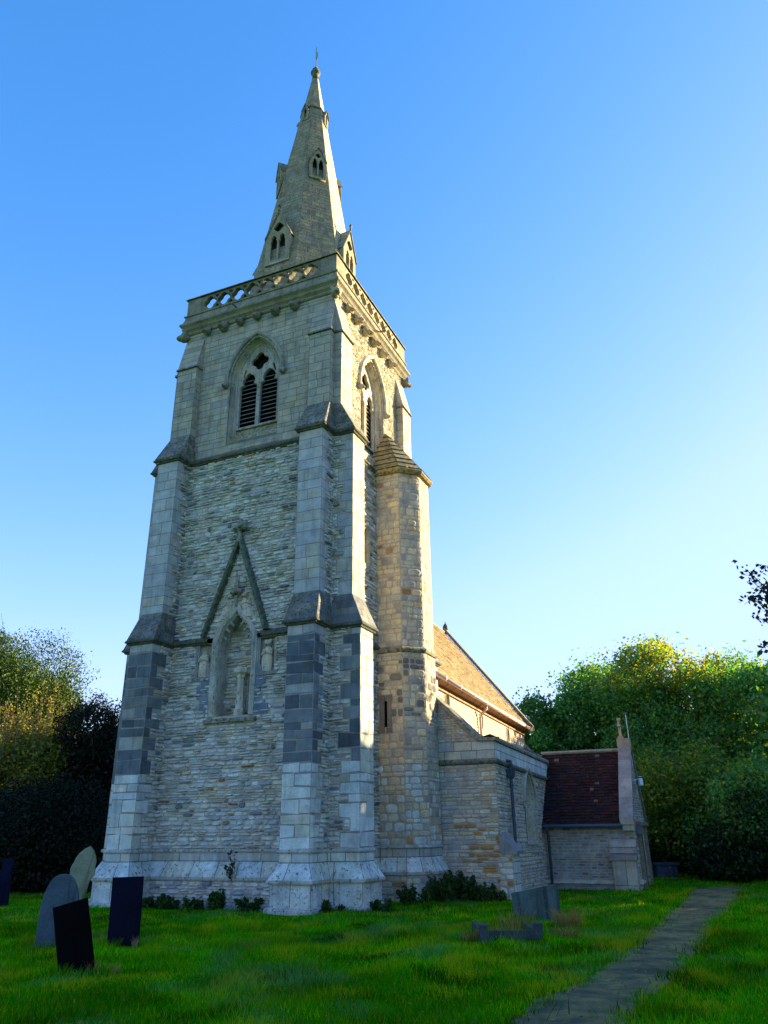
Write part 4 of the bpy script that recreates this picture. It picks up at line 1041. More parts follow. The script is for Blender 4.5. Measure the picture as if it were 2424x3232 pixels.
a=MB(); a.tube([(PX+.02,PR+.25,3.5),(PX+.0,PR+.25,5.34)],.014,WHITE,n=5); a.box(PX-.07,PX+.05,PR+.2,PR+.3,5.34,5.42,IRON)
a.build('lightning_conductor',porch)
lm=MB(); lm.tube([(PX,PR-.3,3.06),(PX+.22,PR-.3,3.10)],.016,WHITE,n=6)
lm.rings([[(PX+.27+r*math.cos(k*PI/5),PR-.3+r*math.sin(k*PI/5),z) for k in range(10)] for r,z in ((.05,3.18),(.075,3.16),(.07,3.12),(.085,2.9),(.07,2.88))],WHITE)
lamp=lm.build('wall_lamp'); tag(lamp,'small white lamp on a short arm fixed to the porch gable','lamp')
sh=MB(); sh.rings([[(PX+.27+r*math.cos(k*PI/5),PR-.3+r*math.sin(k*PI/5),z) for k in range(10)] for r,z in ((.078,3.165),(.082,3.155),(.078,3.125))],IRON); sh.build('lamp_cap',lamp)

# ------------------------------------------------------------------ ground
PATH_L=[(9.2,-22),(9.45,-16),(9.66,-12.3),(9.82,-10.7),(9.95,-9.3),(10.05,-7.4),(10.19,-4.2),(10.22,1.1),(10.28,5.8),(10.2,9.2)]
PATH_R=[(10.6,-22),(10.62,-16),(10.72,-12.0),(10.87,-10.4),(11.03,-7.9),(11.1,-6.3),(11.27,-2.2),(11.46,1.4),(11.62,6.1),(11.7,9.4)]
def pint(P,y):
    ys=[p[1] for p in P]; xs=[p[0] for p in P]; return np.interp(y,ys,xs)
def gz(x,y):
    x=np.asarray(x,float); y=np.asarray(y,float)
    b=np.interp(y,[-60,-20,-4,9,10.6,30,80],[0.02,-.0,-.09,-.26,-.2,-.25,-.6])
    b=b+.03*np.sin(x*.9+1.3)*np.sin(y*.7)+.02*np.sin(x*2.1+y*1.7)+.012*np.sin(x*4.3-y*3.1)
    far=np.clip((np.hypot(x,y)-45)/60,0,1); return b-far*.5
xs=np.concatenate([np.arange(-400,-30,20),np.arange(-30,34,.35),np.arange(34,400,20)]); ys=np.concatenate([np.arange(-300,-30,20),np.arange(-30,34,.35),np.arange(34,600,20)])
Xg,Yg=np.meshgrid(xs,ys); pl=pint(PATH_L,Yg)-.05; prr=pint(PATH_R,Yg)+.05
inp=(Xg>pl)&(Xg<prr)&(Yg<9.4)
Zg=gz(Xg,Yg)-np.where(inp,.05,0)
V=np.stack([Xg.ravel(),Yg.ravel(),Zg.ravel()],1); nx_,ny_=len(xs),len(ys)
i,jj=np.meshgrid(np.arange(nx_-1),np.arange(ny_-1)); a=(jj*nx_+i).ravel(); Fq=np.stack([a,a+1,a+nx_+1,a+nx_],1)
m,nt,b=mat_base('grass_turf_ground',.95); tc=N(nt,'ShaderNodeTexCoord'); v=tc.outputs['Object']
n1=noise(nt,.8,5,.6,v,.5); n2=noise(nt,14,5,.7,v)
c=mixc(nt,(.005,.16,.001),(.05,.24,.001),ramp(nt,n1,.35,.65)); c=mixc(nt,c,(.03,.04,.01),ramp(nt,n2,.5,.8,0,.6))
b.inputs['Specular IOR Level'].default_value=0; nt.links.new(c,b.inputs['Base Color']); bp=N(nt,'ShaderNodeBump',i_Strength=.8,i_Distance=.05); nt.links.new(n2,bp.inputs['Height']); nt.links.new(bp.outputs[0],b.inputs['Normal'])
ground=np_mesh('ground',V,Fq,(1,1,1),m); tag(ground,None,None,kind='structure')
# path
rows=60; yv=np.linspace(-22,9.3,rows); V=[];F_=[];nc=9
for r_,y in enumerate(yv):
    l=pint(PATH_L,y); rr=pint(PATH_R,y)
    for c_ in range(nc):
        x=l+(rr-l)*c_/(nc-1)+ (.035*math.sin(y*5.1)+.025*math.sin(y*11.3+c_) if c_ in(0,nc-1) else 0)
        V.append((x,y,float(gz(x,y))-.018+.012*math.sin(PI*c_/(nc-1))))
for r_ in range(rows-1):
    for c_ in range(nc-1): q=r_*nc+c_; F_.append((q,q+1,q+nc+1,q+nc))
pm_,nt,b=mat_base('worn_tarmac',.95); tc=N(nt,'ShaderNodeTexCoord'); v=tc.outputs['Object']
n1=noise(nt,1.6,5,.65,v,.3); n2=noise(nt,60,4,.8,v); n3=noise(nt,7,5,.7,v)
c=mixc(nt,(.055,.06,.035),(.22,.185,.065),ramp(nt,n1,.38,.62)); c=mixc(nt,c,(.03,.075,.01),ramp(nt,n3,.52,.66,0,.75)); c=mixc(nt,c,(.30,.26,.12),ramp(nt,noise(nt,38,3,.6,v),.69,.72,0,.8))
g2=ramp(nt,n2,.25,.75,.55,1.5); cg=N(nt,'ShaderNodeCombineColor'); [nt.links.new(g2,cg.inputs[q]) for q in range(3)]
nt.links.new(mixc(nt,c,cg.outputs[0],1.0,'MULTIPLY'),b.inputs['Base Color']); bp=N(nt,'ShaderNodeBump',i_Strength=.9,i_Distance=.015); nt.links.new(n2,bp.inputs['Height']); nt.links.new(bp.outputs[0],b.inputs['Normal'])
path=np_mesh('path',np.array(V),np.array(F_),(1,1,1),pm_); tag(path,None,None,kind='structure')

# grass blades
def in_building(x,y):
    t=(np.abs(x)<4.02)&(np.abs(y)<4.02)&~((np.abs(x)>3.2)&(np.abs(y)>3.2))
    t|=(x>-6)&(x<5.95)&(y>1.5)&(y<15.3); t|=(x>5.8)&(x<8.8)&(y>6.6)&(y<10.6)
    t|=(x>2)&(x<4.3)&(y>-.05)&(y<2); t|=(x>5.8)&(x<6.25)&(y>1.4)&(y<2.2)
    return t
def blades(n,ymin,ymax,hrange,wd,clump):
    cam=np.array([CAM.x,CAM.y]); fd=np.array([-math.sin(math.radians(YAW)),math.cos(math.radians(YAW))]); rd=np.array([fd[1],-fd[0]])
    d=ymin+(ymax-ymin)*NP.rand(n)**.85; lat=(NP.rand(n)*2-1)*(.60*d+.4)
    P=cam+np.outer(d,fd)+np.outer(lat,rd); x,y=P[:,0],P[:,1]
    pl=pint(PATH_L,y); pr=pint(PATH_R,y); e=NP.rand(n)*.13-.02+.05*np.sin(y*7.3+np.sin(y*3.1)*2)+.03*np.sin(y*17+x)
    inp=(x>pl+e)&(x<pr-e)&(y<9.3)
    stray=((NP.rand(n)<.12)&((x<pl+.2)|(x>pr-.24)))|(NP.rand(n)<.006)
    k=~((inp&~stray)|in_building(x,y)); x=x[k];y=y[k];n=len(x); d=d[k]
    s=(np.sin(x*1.7+.6*np.sin(y*2.3))*np.sin(y*1.3+1)+np.sin(x*5.1+y*3.7)*.5)
    tf=np.clip(np.sin(x*3.3+np.sin(y*2.7)*1.5)*np.sin(y*4.1+np.sin(x*3.7))*1.5-.7,0,1)
    h=(hrange[0]+(hrange[1]-hrange[0])*NP.rand(n))*(1+.35*s+1.1*tf)*clump
    th=NP.rand(n)*2*PI; ln=h*(.15+.75*NP.rand(n)); w=wd*(.6+.8*NP.rand(n))*(1+d*.03)
    z=gz(x,y)-.01; ct,st_=np.cos(th),np.sin(th); ph=NP.rand(n)*2*PI; lx,ly=np.cos(ph)*ln,np.sin(ph)*ln
    b0=np.stack([x-ct*w,y-st_*w,z],1); b1=np.stack([x+ct*w,y+st_*w,z],1); t=np.stack([x+lx,y+ly,z+h],1)
    V=np.stack([b0,b1,t],1).reshape(-1,3); F=np.arange(3*n).reshape(-1,3)
    base=np.array([[.010,.32,.001],[.06,.37,.001],[.24,.40,.001],[.014,.30,.016]]); ci=NP.randint(0,4,n)
    col=base[ci]*(.7+.5*NP.rand(n))[:,None]
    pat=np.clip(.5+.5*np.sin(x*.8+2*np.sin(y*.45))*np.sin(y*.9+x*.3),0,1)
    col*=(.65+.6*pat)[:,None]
    dew=np.clip(np.sin(x*1.1-y*.6+.5)*np.sin(y*.85+x*.4+2.2)*1.6-.55,0,1)*.55*(NP.rand(n)<.7)
    col=col*(1-dew[:,None])+np.array([.10,.20,.12])*dew[:,None]
    yel=np.clip(np.sin(x*.7+y*1.3)*np.sin(y*.5-x*.9+1)*1.5-.5,0,1)*(NP.rand(n)<.5); col=col*(1-.6*yel[:,None])+np.array([.22,.24,.004])*.6*yel[:,None]
    jx=x+.10*NP.randn(n); jy=y+.14*NP.randn(n); ci_=np.floor(jx*2.3+.8*np.sin(jy*1.9)).astype(int); cj_=np.floor(jy*1.9+.8*np.sin(jx*2.3)).astype(int)
    hsh=(np.sin(ci_*127.1+cj_*311.7)*43758.5453)%1; hs2=(np.sin(ci_*269.5+cj_*183.3)*43758.5453)%1
    col*=(.55+.75*hs2)[:,None]
    m1=hsh<.17; col[m1]=col[m1]*.35+np.array([.30,.34,.01])*.75; m2=(hsh>.93)&(NP.rand(n)<.7); col[m2]=col[m2]*.5+np.array([.07,.17,.12])*.7
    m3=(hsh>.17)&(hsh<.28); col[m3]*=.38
    dry=NP.rand(n)<.03; col[dry]=[.2,.17,.06]
    return V,F,np.repeat(col,3,0)
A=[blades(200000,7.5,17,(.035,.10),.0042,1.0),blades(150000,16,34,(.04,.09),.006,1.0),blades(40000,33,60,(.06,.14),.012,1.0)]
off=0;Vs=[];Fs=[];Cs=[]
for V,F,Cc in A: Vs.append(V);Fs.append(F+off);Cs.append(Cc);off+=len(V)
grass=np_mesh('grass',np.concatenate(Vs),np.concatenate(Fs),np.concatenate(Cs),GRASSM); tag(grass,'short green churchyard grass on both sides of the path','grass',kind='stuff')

# fallen leaves on grass and path
n=1500; d_=8+22*NP.rand(n)**1.2; lat=(NP.rand(n)*2-1)*.6*d_; fdx=np.array([-math.sin(math.radians(YAW)),math.cos(math.radians(YAW))]); rdx=np.array([fdx[1],-fdx[0]])
P=np.array([CAM.x,CAM.y])+np.outer(d_,fdx)+np.outer(lat,rdx); k=~in_building(P[:,0],P[:,1]); P=P[k]; n=len(P); z=gz(P[:,0],P[:,1])+.03*NP.rand(n)+.004
ang=NP.rand(n)*2*PI; s1=.012+.014*NP.rand(n); tz=NP.randn(n,2)*.008
V=np.stack([np.stack([P[:,0]+np.cos(ang+q)*s1,P[:,1]+np.sin(ang+q)*s1*(1 if i%2 else .6),z+(tz[:,0] if i<2 else tz[:,1])],1) for i,q in enumerate((0,PI/2,PI,3*PI/2))],1).reshape(-1,3)
cl=np.array([[.30,.22,.04],[.24,.13,.05],[.16,.09,.04],[.35,.32,.06]])[NP.randint(0,4,n)]
fl=np_mesh('fallen_leaves',V,np.arange(4*n).reshape(-1,4),np.repeat(cl,4,0),LEAF); tag(fl,'small yellow and brown leaves scattered over grass and path','leaves',kind='stuff')
# dry grass tufts
def tuft(name,label,x,y,n,h,r,cols,seed,group=None,seedheads=0,lean=.5):
    rs=np.random.RandomState(seed); z0=float(gz(x,y))-.02
    a=rs.rand(n)*2*PI; rr=r*np.sqrt(rs.rand(n)); bx_,by_=rr*np.cos(a),rr*np.sin(a)
    hh=h*(.4+.6*rs.rand(n)); l=hh*lean*(.2+rs.rand(n)); ph=a+rs.randn(n)*.7
    w=.0035+.003*rs.rand(n); th=rs.rand(n)*2*PI
    seg=3; V=[];F=[];C=[]
    cols=np.array(cols); ci=rs.randint(0,len(cols),n)
    for s in range(seg+1):
        t=s/seg; ww=w*(1-t*.85)
        cx=bx_+np.cos(ph)*l*t**1.8; cy=by_+np.sin(ph)*l*t**1.8; cz=z0+hh*(t-.18*lean*t*t)
        V.append(np.stack([cx-np.cos(th)*ww,cy-np.sin(th)*ww,cz],1)); V.append(np.stack([cx+np.cos(th)*ww,cy+np.sin(th)*ww,cz],1))
    V=np.stack(V,1).reshape(-1,3); k=2*(seg+1); base=np.arange(n)*k; F=[]
    for s in range(seg): F.append(np.stack([base+2*s,base+2*s+1,base+2*s+3,base+2*s+2],1))
    o=np_mesh(name,V,np.concatenate(F),np.repeat(cols[ci]*(.7+.6*rs.rand(n))[:,None],k,0),GRASSM)
    o.location=(x,y,0); tag(o,label,'grass tuft',group); return o
DRY=[(.34,.25,.12),(.26,.19,.09),(.16,.16,.06),(.05,.10,.02)]
tuft('grass_tuft','dry brown grass tuft against the left post of the low grave kerb',7.66,-7.0,220,.26,.13,DRY,1)
tuft('grass_tuft','thin dry grass tuft growing inside the low grave kerb',8.2,-6.7,260,.34,.28,DRY,2)
tuft('grass_tuft','pale seeding grass tuft between grave kerb and leaning grey slab',8.05,-5.6,200,.42,.3,DRY,3)
tuft('grass_tuft','bushy tan grass tuft at the right foot of the leaning grey slab',8.75,-4.5,520,.42,.2,DRY[:3],4,lean=.7)
tuft('grass_tuft','low brown grass tuft right of the low grave kerb',9.0,-6.2,300,.24,.22,DRY,5,lean=.8)
tuft('grass_tuft','dry tuft at the foot of the near black headstone',4.12,-11.62,130,.17,.08,DRY[:3],6)
tuft('grass_tuft','small tan tuft just right of the near black headstone',4.42,-11.55,90,.15,.06,DRY[:2],7)
tuft('grass_tuft','tuft of pale stalks at the right foot of the tall dark headstone',3.02,-9.5,60,.22,.04,[(.4,.36,.24),(.3,.25,.15)],8,lean=.2)
tuft('grass_tuft','bright yellow-green grass tuft on the left edge of the path',9.72,-7.35,160,.12,.10,[(.3,.3,.04),(.15,.2,.03)],9)

GRN=[(.03,.20,.004),(.08,.26,.004),(.16,.2,.02)]
tuft('grass_tuft','long green grass at the foot of the blue-grey pointed headstone',1.75,-10.05,240,.2,.24,GRN,11)
tuft('grass_tuft','long green grass at the foot of the tall dark headstone',2.6,-9.6,220,.18,.2,GRN,12)
tuft('grass_tuft','long green grass at the left foot of the near black headstone',3.84,-11.85,200,.16,.14,GRN,13)
tuft('grass_tuft','long green grass at the foot of the leaning grey slab',7.8,-3.95,260,.24,.3,GRN,14)
# ------------------------------------------------------------------ headstones
VD=Vector((-math.sin(math.radians(YAW)),math.cos(math.radians(YAW)),0)); VR=Vector((VD.y,-VD.x,0))
def headstone(label,x,y,w,h,t,shape,yaw,lean_side,lean_back,mat,col,name='headstone',grp='headstones in the churchyard'):
    pts=[(-w/2,-.25),(w/2,-.25)]
    if shape=='flat': pts+=[(w/2,h),(-w/2,h)]
    elif shape=='gothic':
        n=10; zs_=h*.42; R=[]
        for i in range(n+1):
            t_=i/n; R.append((w/2*math.cos(t_*PI/2)**.8,zs_+(h-zs_)*math.sin(t_*PI/2)))
        pts+=R+[(-a,b) for a,b in R[::-1][1:]]
    elif shape=='shouldered':
        R=[(w/2*.8,0),(w/2*.8,h*.56),(w/2*.9,h*.58),(w/2,h*.64),(w/2*.97,h*.70),(w/2*.88,h*.74),(w/2*.86,h*.8),(w/2*.66,h*.88),(w/2*.36,h*.95),(0,h)]
        pts=[(-w*.4,-.25),(w*.4,-.25)]+R+[(-a,b) for a,b in R[::-1][1:]]
    elif shape=='slant': pts+=[(w/2*1.02,h),(-w/2*1.03,h*.82)]
    m=MB(); n=len(pts); e=.012
    rings_=[]
    cxm=0; cz=h/2
    for d,s_ in ((-t/2,e),(-t/2+e,0),(t/2-e,0),(t/2,e)):
        rings_.append([(a*(1-2*s_/w),d,cz+(b-cz)*(1-s_/h)) for a,b in pts])
    m.rings(rings_,mat,col)
    o=m.build(name); o.location=(x,y,float(gz(x,y))); o.rotation_euler=(lean_back,lean_side,yaw)
    tag(o,label,'headstone',grp); return o
yw=math.atan2(VR.y,VR.x)
headstone('low black flat-topped headstone tilting left, nearest of all to the viewer',3.99,-11.72,.43,.80,.07,'flat',yw+.1,-.26,-.06,SLATE,(.004,.004,.005))
headstone('tall dark blue flat-topped slate headstone upright before the tower buttress',2.74,-9.45,.50,.98,.07,'flat',yw-.05,-.03,.0,SLATE,(.008,.009,.022))
hs=headstone('blue-grey headstone with a pointed arch top, leaning right behind the black one',1.78,-9.9,.60,1.06,.08,'gothic',yw+.05,.0,.0,GREYH,(.065,.10,.125))
headstone('pale mossy headstone with shoulders and a leaf-pointed top, leaning right',-1.50,-6.3,.52,1.46,.10,'shouldered',yw+.25,.2,.0,GREYH,(.24,.27,.17))
headstone('narrow dark blue headstone under the yews at the far left edge',-5.62,-4.3,.26,1.1,.09,'flat',yw,-.04,0,SLATE,(.01,.012,.035))
headstone('pale grey worn headstone cut by the left edge of the photo',-5.74,-4.75,.30,.86,.09,'gothic',yw,.02,0,GREYH,(.14,.19,.2))
headstone('broad streaked grey slab headstone leaning left in front of the aisle',8.02,-3.75,.90,.66,.10,'slant',yw-.1,-.05,-.12,GREYH,(.075,.115,.105))
# kerbed grave
k=MB(); 
def obx(c0,w,d,z0,z1,col):  # box aligned with view-right axis
    c0=Vector(c0); a=VR*w/2; b_=VD*d/2
    k.hexa([(c0-a-b_)+Vector((0,0,z0)),(c0+a-b_)+Vector((0,0,z0)),(c0+a+b_)+Vector((0,0,z0)),(c0-a+b_)+Vector((0,0,z0)),(c0-a-b_)+Vector((0,0,z1)),(c0+a-b_)+Vector((0,0,z1)),(c0+a+b_)+Vector((0,0,z1)),(c0-a+b_)+Vector((0,0,z1))],GREYH,col)
cL=Vector((7.90,-7.05,0)); cR=Vector((8.70,-6.72,0)); mid=(cL+cR)/2
obx(mid,.74,.08,-.25,.09,(.045,.07,.06)); far=VD*1.55
obx(mid+far*.5+VR*(-.43),.07,1.5,-.25,.08,(.045,.07,.06)); obx(mid+far*.5+VR*.43,.07,1.5,-.25,.08,(.045,.07,.06))
kerb=k.build('grave_kerb'); tag(kerb,'low stone grave kerb with square corner posts, overgrown with dry grass','grave kerb')
for c0 in (cL,cR):
    k=MB(); obx(c0,.13,.13,-.25,.15 if c0 is cL else .17,(.05,.065,.075)); obx(c0,.15,.15,.155 if c0 is cL else .175,.18 if c0 is cL else .20,(.06,.08,.085)); k.build('corner_post',kerb)
# chest tomb in the distance
k=MB(); c0=Vector((9.05,13.2,0)); obx(c0,.78,.5,-.5,.22,(.05,.07,.12)); obx(c0+Vector((0,0,0)),.9,.6,.23,.31,(.05,.07,.12)); obx(c0,.86,.56,-.5,-.14,(.05,.06,.09))
tomb=k.build('chest_tomb'); tag(tomb,'dark chest tomb in the shade behind the porch','tomb')

# ------------------------------------------------------------------ foliage
def leaves(centers,size,cols,rs,up=.0,aspect=1.6,outward=None,flat=0.):
    n=len(centers); d=rs.randn(n,3); d[:,2]*=(1-flat*.6)
    if outward is not None: d=d*.8+outward*1.0
    d[:,2]+=.25; d/=np.linalg.norm(d,axis=1)[:,None]      # normal
    t=rs.randn(n,3)+np.array([0,0,up]); t-=(t*d).sum(1)[:,None]*d; t/=np.linalg.norm(t,axis=1)[:,None]
    b=np.cross(d,t); s=size*(.6+.8*rs.rand(n))[:,None]
    V=np.stack([centers-t*s*aspect*.5,centers+b*s*.5+d*s*.06,centers+t*s*aspect*.5,centers-b*s*.5+d*s*.06],1).reshape(-1,3)
    F=np.arange(4*n).reshape(-1,4)
    return V,F,np.repeat(cols,4,0)
def mkcols(n,pal,wts,rs,j=.3):
    pal=np.array(pal); i=rs.choice(len(pal),n,p=np.array(wts)/sum(wts)); return pal[i]*(1-j+2*j*rs.rand(n))[:,None]
def tree(name,label,cat,x,y,H,rx,z0,nlobe,nleaf,size,pal,wts,seed,trunk=.25,group=None,up=0,aspect=1.6,ry=None,topheavy=.5,lobe=(.24,.42),shell=.72,yellowtop=None,bark=None,ragged=.12,lmat=None):
    rs=np.random.RandomState(seed); rng=random.Random(seed); zb=float(gz(x,y)); ry=ry or rx; cz=(z0+H)/2; rz=(H-z0)/2
    root=empty(name,(x,y,0)); tag(root,label,cat,group)
    L=[]
    for i in range(nlobe):
        d=rs.randn(3); d/=np.linalg.norm(d); r=rng.uniform(*lobe)*min(rx,rz*1.2)
        k=(abs(d[0])**2.6+abs(d[1])**2.6+abs(d[2])**2.6)**(-1/2.6)
        q=(rng.uniform(.78,1.0) if rng.random()<.72 else rng.uniform(.2,.75))*k
        c=np.array([d[0]*(rx-r*.6)*q,d[1]*(ry-r*.6)*q,cz+d[2]*(rz-r*.8)*q])
        L.append((c,r*(1.15 if c[2]>H-.3*rz else 1.3)))
    wt=np.array([r*r for _,r in L]); wt/=wt.sum(); li=rs.choice(len(L),nleaf,p=wt)
    C=np.array([c for c,_ in L])[li]; Rr=np.array([r for _,r in L])[li]
    d=rs.randn(nleaf,3); d/=np.linalg.norm(d,axis=1)[:,None]
    k=np.sin(d[:,0]*5+li)*np.sin(d[:,1]*6+li*1.7)*np.sin(d[:,2]*5+li*.6)
    rad=Rr*(shell+(1.08-shell)*rs.rand(nleaf)+.28*k+np.abs(ragged*2.6*rs.randn(nleaf))*(rs.rand(nleaf)<.22))
    P=C+d*rad[:,None]*np.array([1,1,.9])
    P[:,2]=np.maximum(P[:,2],zb+.05+.5*rs.rand(nleaf))
    cols=mkcols(nleaf,pal,wts,rs)
    lt=.75+.5*rs.rand(len(L)); cols*=lt[li][:,None]
    if yellowtop is not None:
        m_=(P[:,2]>H-(H-z0)*yellowtop[0])&(rs.rand(nleaf)<yellowtop[1]); cols[m_]=mkcols(m_.sum(),[(.34,.33,.03),(.28,.30,.05)],[1,1],rs)
    V,F,Cc=leaves(P,size,cols,rs,up=up,aspect=aspect,outward=d*.7)
    np_mesh('crown',V,F,Cc,lmat or LEAF,root)
    t=MB(); bk=bark or BARK
    pts=[(0,0,zb-.3),(rng.uniform(-.05,.05),rng.uniform(-.05,.05),zb+(H-zb)*.2),(rng.uniform(-.2,.2),rng.uniform(-.2,.2),zb+(H-zb)*.5),(rng.uniform(-.3,.3),rng.uniform(-.3,.3),H*.92)]
    t.tube(pts,[trunk*1.25,trunk*.9,trunk*.55,trunk*.08],bk,n=9)
    for c,r in L[:26]:
        tt=rng.uniform(.18,.6); a=Vector(pts[1]).lerp(Vector(pts[2]),tt); m1=a.lerp(Vector(c),.5)+Vector((rng.uniform(-.2,.2),rng.uniform(-.2,.2),.1)); t.tube([a,m1,Vector(c)],[trunk*.32,trunk*.2,trunk*.05],bk,n=6)
        for q in range(3):
            e=Vector(c)+Vector(rs.randn(3)*r*.6); t.tube([Vector(c),e],[trunk*.06,.008],bk,n=4)
    t.build('trunk',root)
    return root
G_DEC=[(.065,.24,.06),(.12,.29,.04),(.045,.20,.075),(.30,.33,.012),(.13,.27,.09)]
W_DEC=[4,4,3,1,1.5]
G_YEW=[(.05,.10,.008),(.032,.08,.01),(.10,.14,.008),(.02,.05,.012)]
TR='trees along the right side of the churchyard'
# (x, y, H, rx, z0, seed, yellow, label)
def at_px(px,dist):
    """ground position at image column px (source pixels along the horizon) and horizontal distance"""
    b=math.atan((px-1212)/ (F_PX/math.cos(math.radians(PITCH)))); v=VD*math.cos(b)+VR*math.sin(b); return CAM.x+v.x*dist,CAM.y+v.y*dist
def ray_at(px,py,dist):
    y_,p_,r_=map(math.radians,(YAW,PITCH,ROLL))
    fw=Vector((-math.sin(y_)*math.cos(p_),math.cos(y_)*math.cos(p_),math.sin(p_))); rt=Vector((math.cos(y_),math.sin(y_),0)); up=rt.cross(fw)
    a=rt*math.cos(r_)+up*math.sin(r_); b=-rt*math.sin(r_)+up*math.cos(r_)
    d=fw*F_PX+a*(px-1212)-b*(py-1616); return CAM+d*(dist/math.hypot(d.x,d.y))
def height_at(py,dist,px=1800):
    """height that appears at image row py for a given ground distance"""
    e=math.radians(PITCH)+math.atan((1616-py)/F_PX); return 1.6+dist*math.tan(e)*.985
def rtree(px,py,dist,rx,seed,label,**kw):
    q=ray_at(px,py,dist); x,y,H=q.x,q.y,q.z
    return tree('deciduous_tree',label,'tree',x,y,H,rx,kw.pop('z0',.2),kw.pop('nl',70),int(kw.pop('n',26000)*1.5),kw.pop('size',.17)*.72,kw.pop('pal',G_DEC),kw.pop('wts',W_DEC),seed,group=TR,lobe=(.14,.27),ragged=.2,**kw)
rtree(1735,2170,50,3.3,1,'dark green tree just right of the nave gable, leftmost behind the porch roof',n=30000)
rtree(1900,2060,52,4.0,2,'dark rounded tree rising behind the porch ridge and gable cross',n=34000)
rtree(2060,2000,48,3.9,3,'tall tree with pale sunlit top leaves right of the porch cross',n=34000,yellowtop=(.28,.5),shell=.55)  # yellowtop puts the sunlit look into the leaf colour
rtree(2230,2035,50,3.6,4,'thin-topped tree with bare pale twigs and yellow leaves at its crown',n=24000,yellowtop=(.3,.6),shell=.4)
rtree(2400,2060,46,3.6,5,'dark tree crossing the right edge of the photo behind the path',n=30000)
rtree(2130,2330,36,2.6,6,'lower golden-leaved tree in front of the dark wood right of the lamp',n=20000,size=.13,pal=[(.10,.20,.02),(.30,.29,.02),(.14,.24,.02),(.05,.14,.03)],wts=[3,1.2,3,4],z0=-.5)
rtree(2340,2400,34,2.6,7,'bushy mid green tree low on the right, beyond the end of the path',n=22000,size=.13,z0=-.5)
rtree(1980,2400,42,2.8,8,'shaded green tree filling the gap between porch and golden tree',n=18000,size=.14,z0=-.5)
# off-frame trees to the right and the front right that keep the churchyard in shade
SUN_AZ,SUN_EL=math.radians(47),math.radians(16)   # azimuth from +x towards +y
sd=Vector((math.cos(SUN_AZ)*math.cos(SUN_EL),math.sin(SUN_AZ)*math.cos(SUN_EL),math.sin(SUN_EL)))
sh=Vector((math.cos(SUN_AZ),math.sin(SUN_AZ),0)); sp=Vector((sh.y,-sh.x,0))
for i,(s_,dist,H,rx) in enumerate([(-1.5,27,9.6,3.4),(4.2,27,11.6,3.6),(10.6,27,13.2,3.8),(16,28,14.5,4.2),(21.5,28,15,4.4),(27,28,15,4.4),(33,28,15,4.4),(13.4,33,13,4),(18.5,33,14,4.2),(24,33,14,4.2),(30,33,14,4.2),(38,30,14,4.4)]):
    p=sh*dist+sp*s_
    tree('deciduous_tree','broad green tree outside the right edge of the photo, casting the long shade',"tree",p.x,p.y,H,rx,-.5,44,26000,.28,G_DEC,W_DEC,40+i,group='shade trees beyond the right edge')
# undergrowth at the far side
UG='dark shrubs under the trees'
for i,(px,dist,h,r,lb) in enumerate([(2050,39,1.5,1.5,'dark low shrub behind the chest tomb'),(2195,36,2.7,1.8,'dark rounded shrub beyond the end of the path'),(2310,33,2.0,2.0,'dark shrub under the bushy tree on the right'),(2440,32.5,3.0,2.0,'dark shrub cut by the right edge of the photo'),(1990,40,1.6,1.5,'shaded shrub close behind the porch')]):
    x,y=at_px(px,dist); tree('shrub',lb,'shrub',x,y,h,r,-.6,16,16000,.08,[(.008,.035,.008),(.014,.05,.01)],[1,1],60+i,trunk=.05,group=UG)  # near-black leaf colour supplies the shade at the foot of the trees
# left side
def ltree(name,label,cat,px,py,dist,rx,seed,**kw):
    q=ray_at(px,py,dist); x,y,H=q.x,q.y,q.z
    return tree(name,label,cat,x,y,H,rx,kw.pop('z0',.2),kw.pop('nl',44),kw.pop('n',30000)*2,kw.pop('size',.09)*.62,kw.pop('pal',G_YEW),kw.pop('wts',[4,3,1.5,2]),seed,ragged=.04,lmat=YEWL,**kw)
LG='evergreens along the left edge'
ltree('yew_tree','tall olive-green yew at the far left edge of the photo','yew tree',10,1985,46,4.3,21,n=60000,up=1.2,aspect=2.4,group=LG,trunk=.3,z0=1)
ltree('yew_tree','upright yew with feathery tips, second from the left edge','yew tree',112,2065,44,2.2,22,n=40000,up=1.4,aspect=2.4,group=LG,lobe=(.3,.5))
ltree('conifer','slim small conifer with a pointed top between yew and dark hedge','conifer',200,2115,40,1.1,23,n=15000,up=1.2,aspect=2.4,group=LG,lobe=(.4,.6),trunk=.1)
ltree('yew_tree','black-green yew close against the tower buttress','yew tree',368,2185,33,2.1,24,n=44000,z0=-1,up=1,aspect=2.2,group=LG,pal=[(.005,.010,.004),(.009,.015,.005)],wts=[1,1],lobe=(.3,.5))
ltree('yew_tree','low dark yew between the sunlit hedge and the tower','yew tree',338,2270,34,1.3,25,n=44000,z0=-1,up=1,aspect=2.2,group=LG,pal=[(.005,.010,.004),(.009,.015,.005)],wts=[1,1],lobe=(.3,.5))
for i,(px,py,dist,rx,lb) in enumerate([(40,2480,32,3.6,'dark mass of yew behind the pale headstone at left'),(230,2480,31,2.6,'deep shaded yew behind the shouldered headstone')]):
    ltree('yew_tree',lb,'yew tree',px,py,dist,rx,30+i,n=50000,z0=-1.2,pal=[(.005,.010,.004),(.009,.015,.005)],wts=[1,1],group=LG,lobe=(.3,.5))  # near-black foliage gives the shaded dark below the sunlit hedge
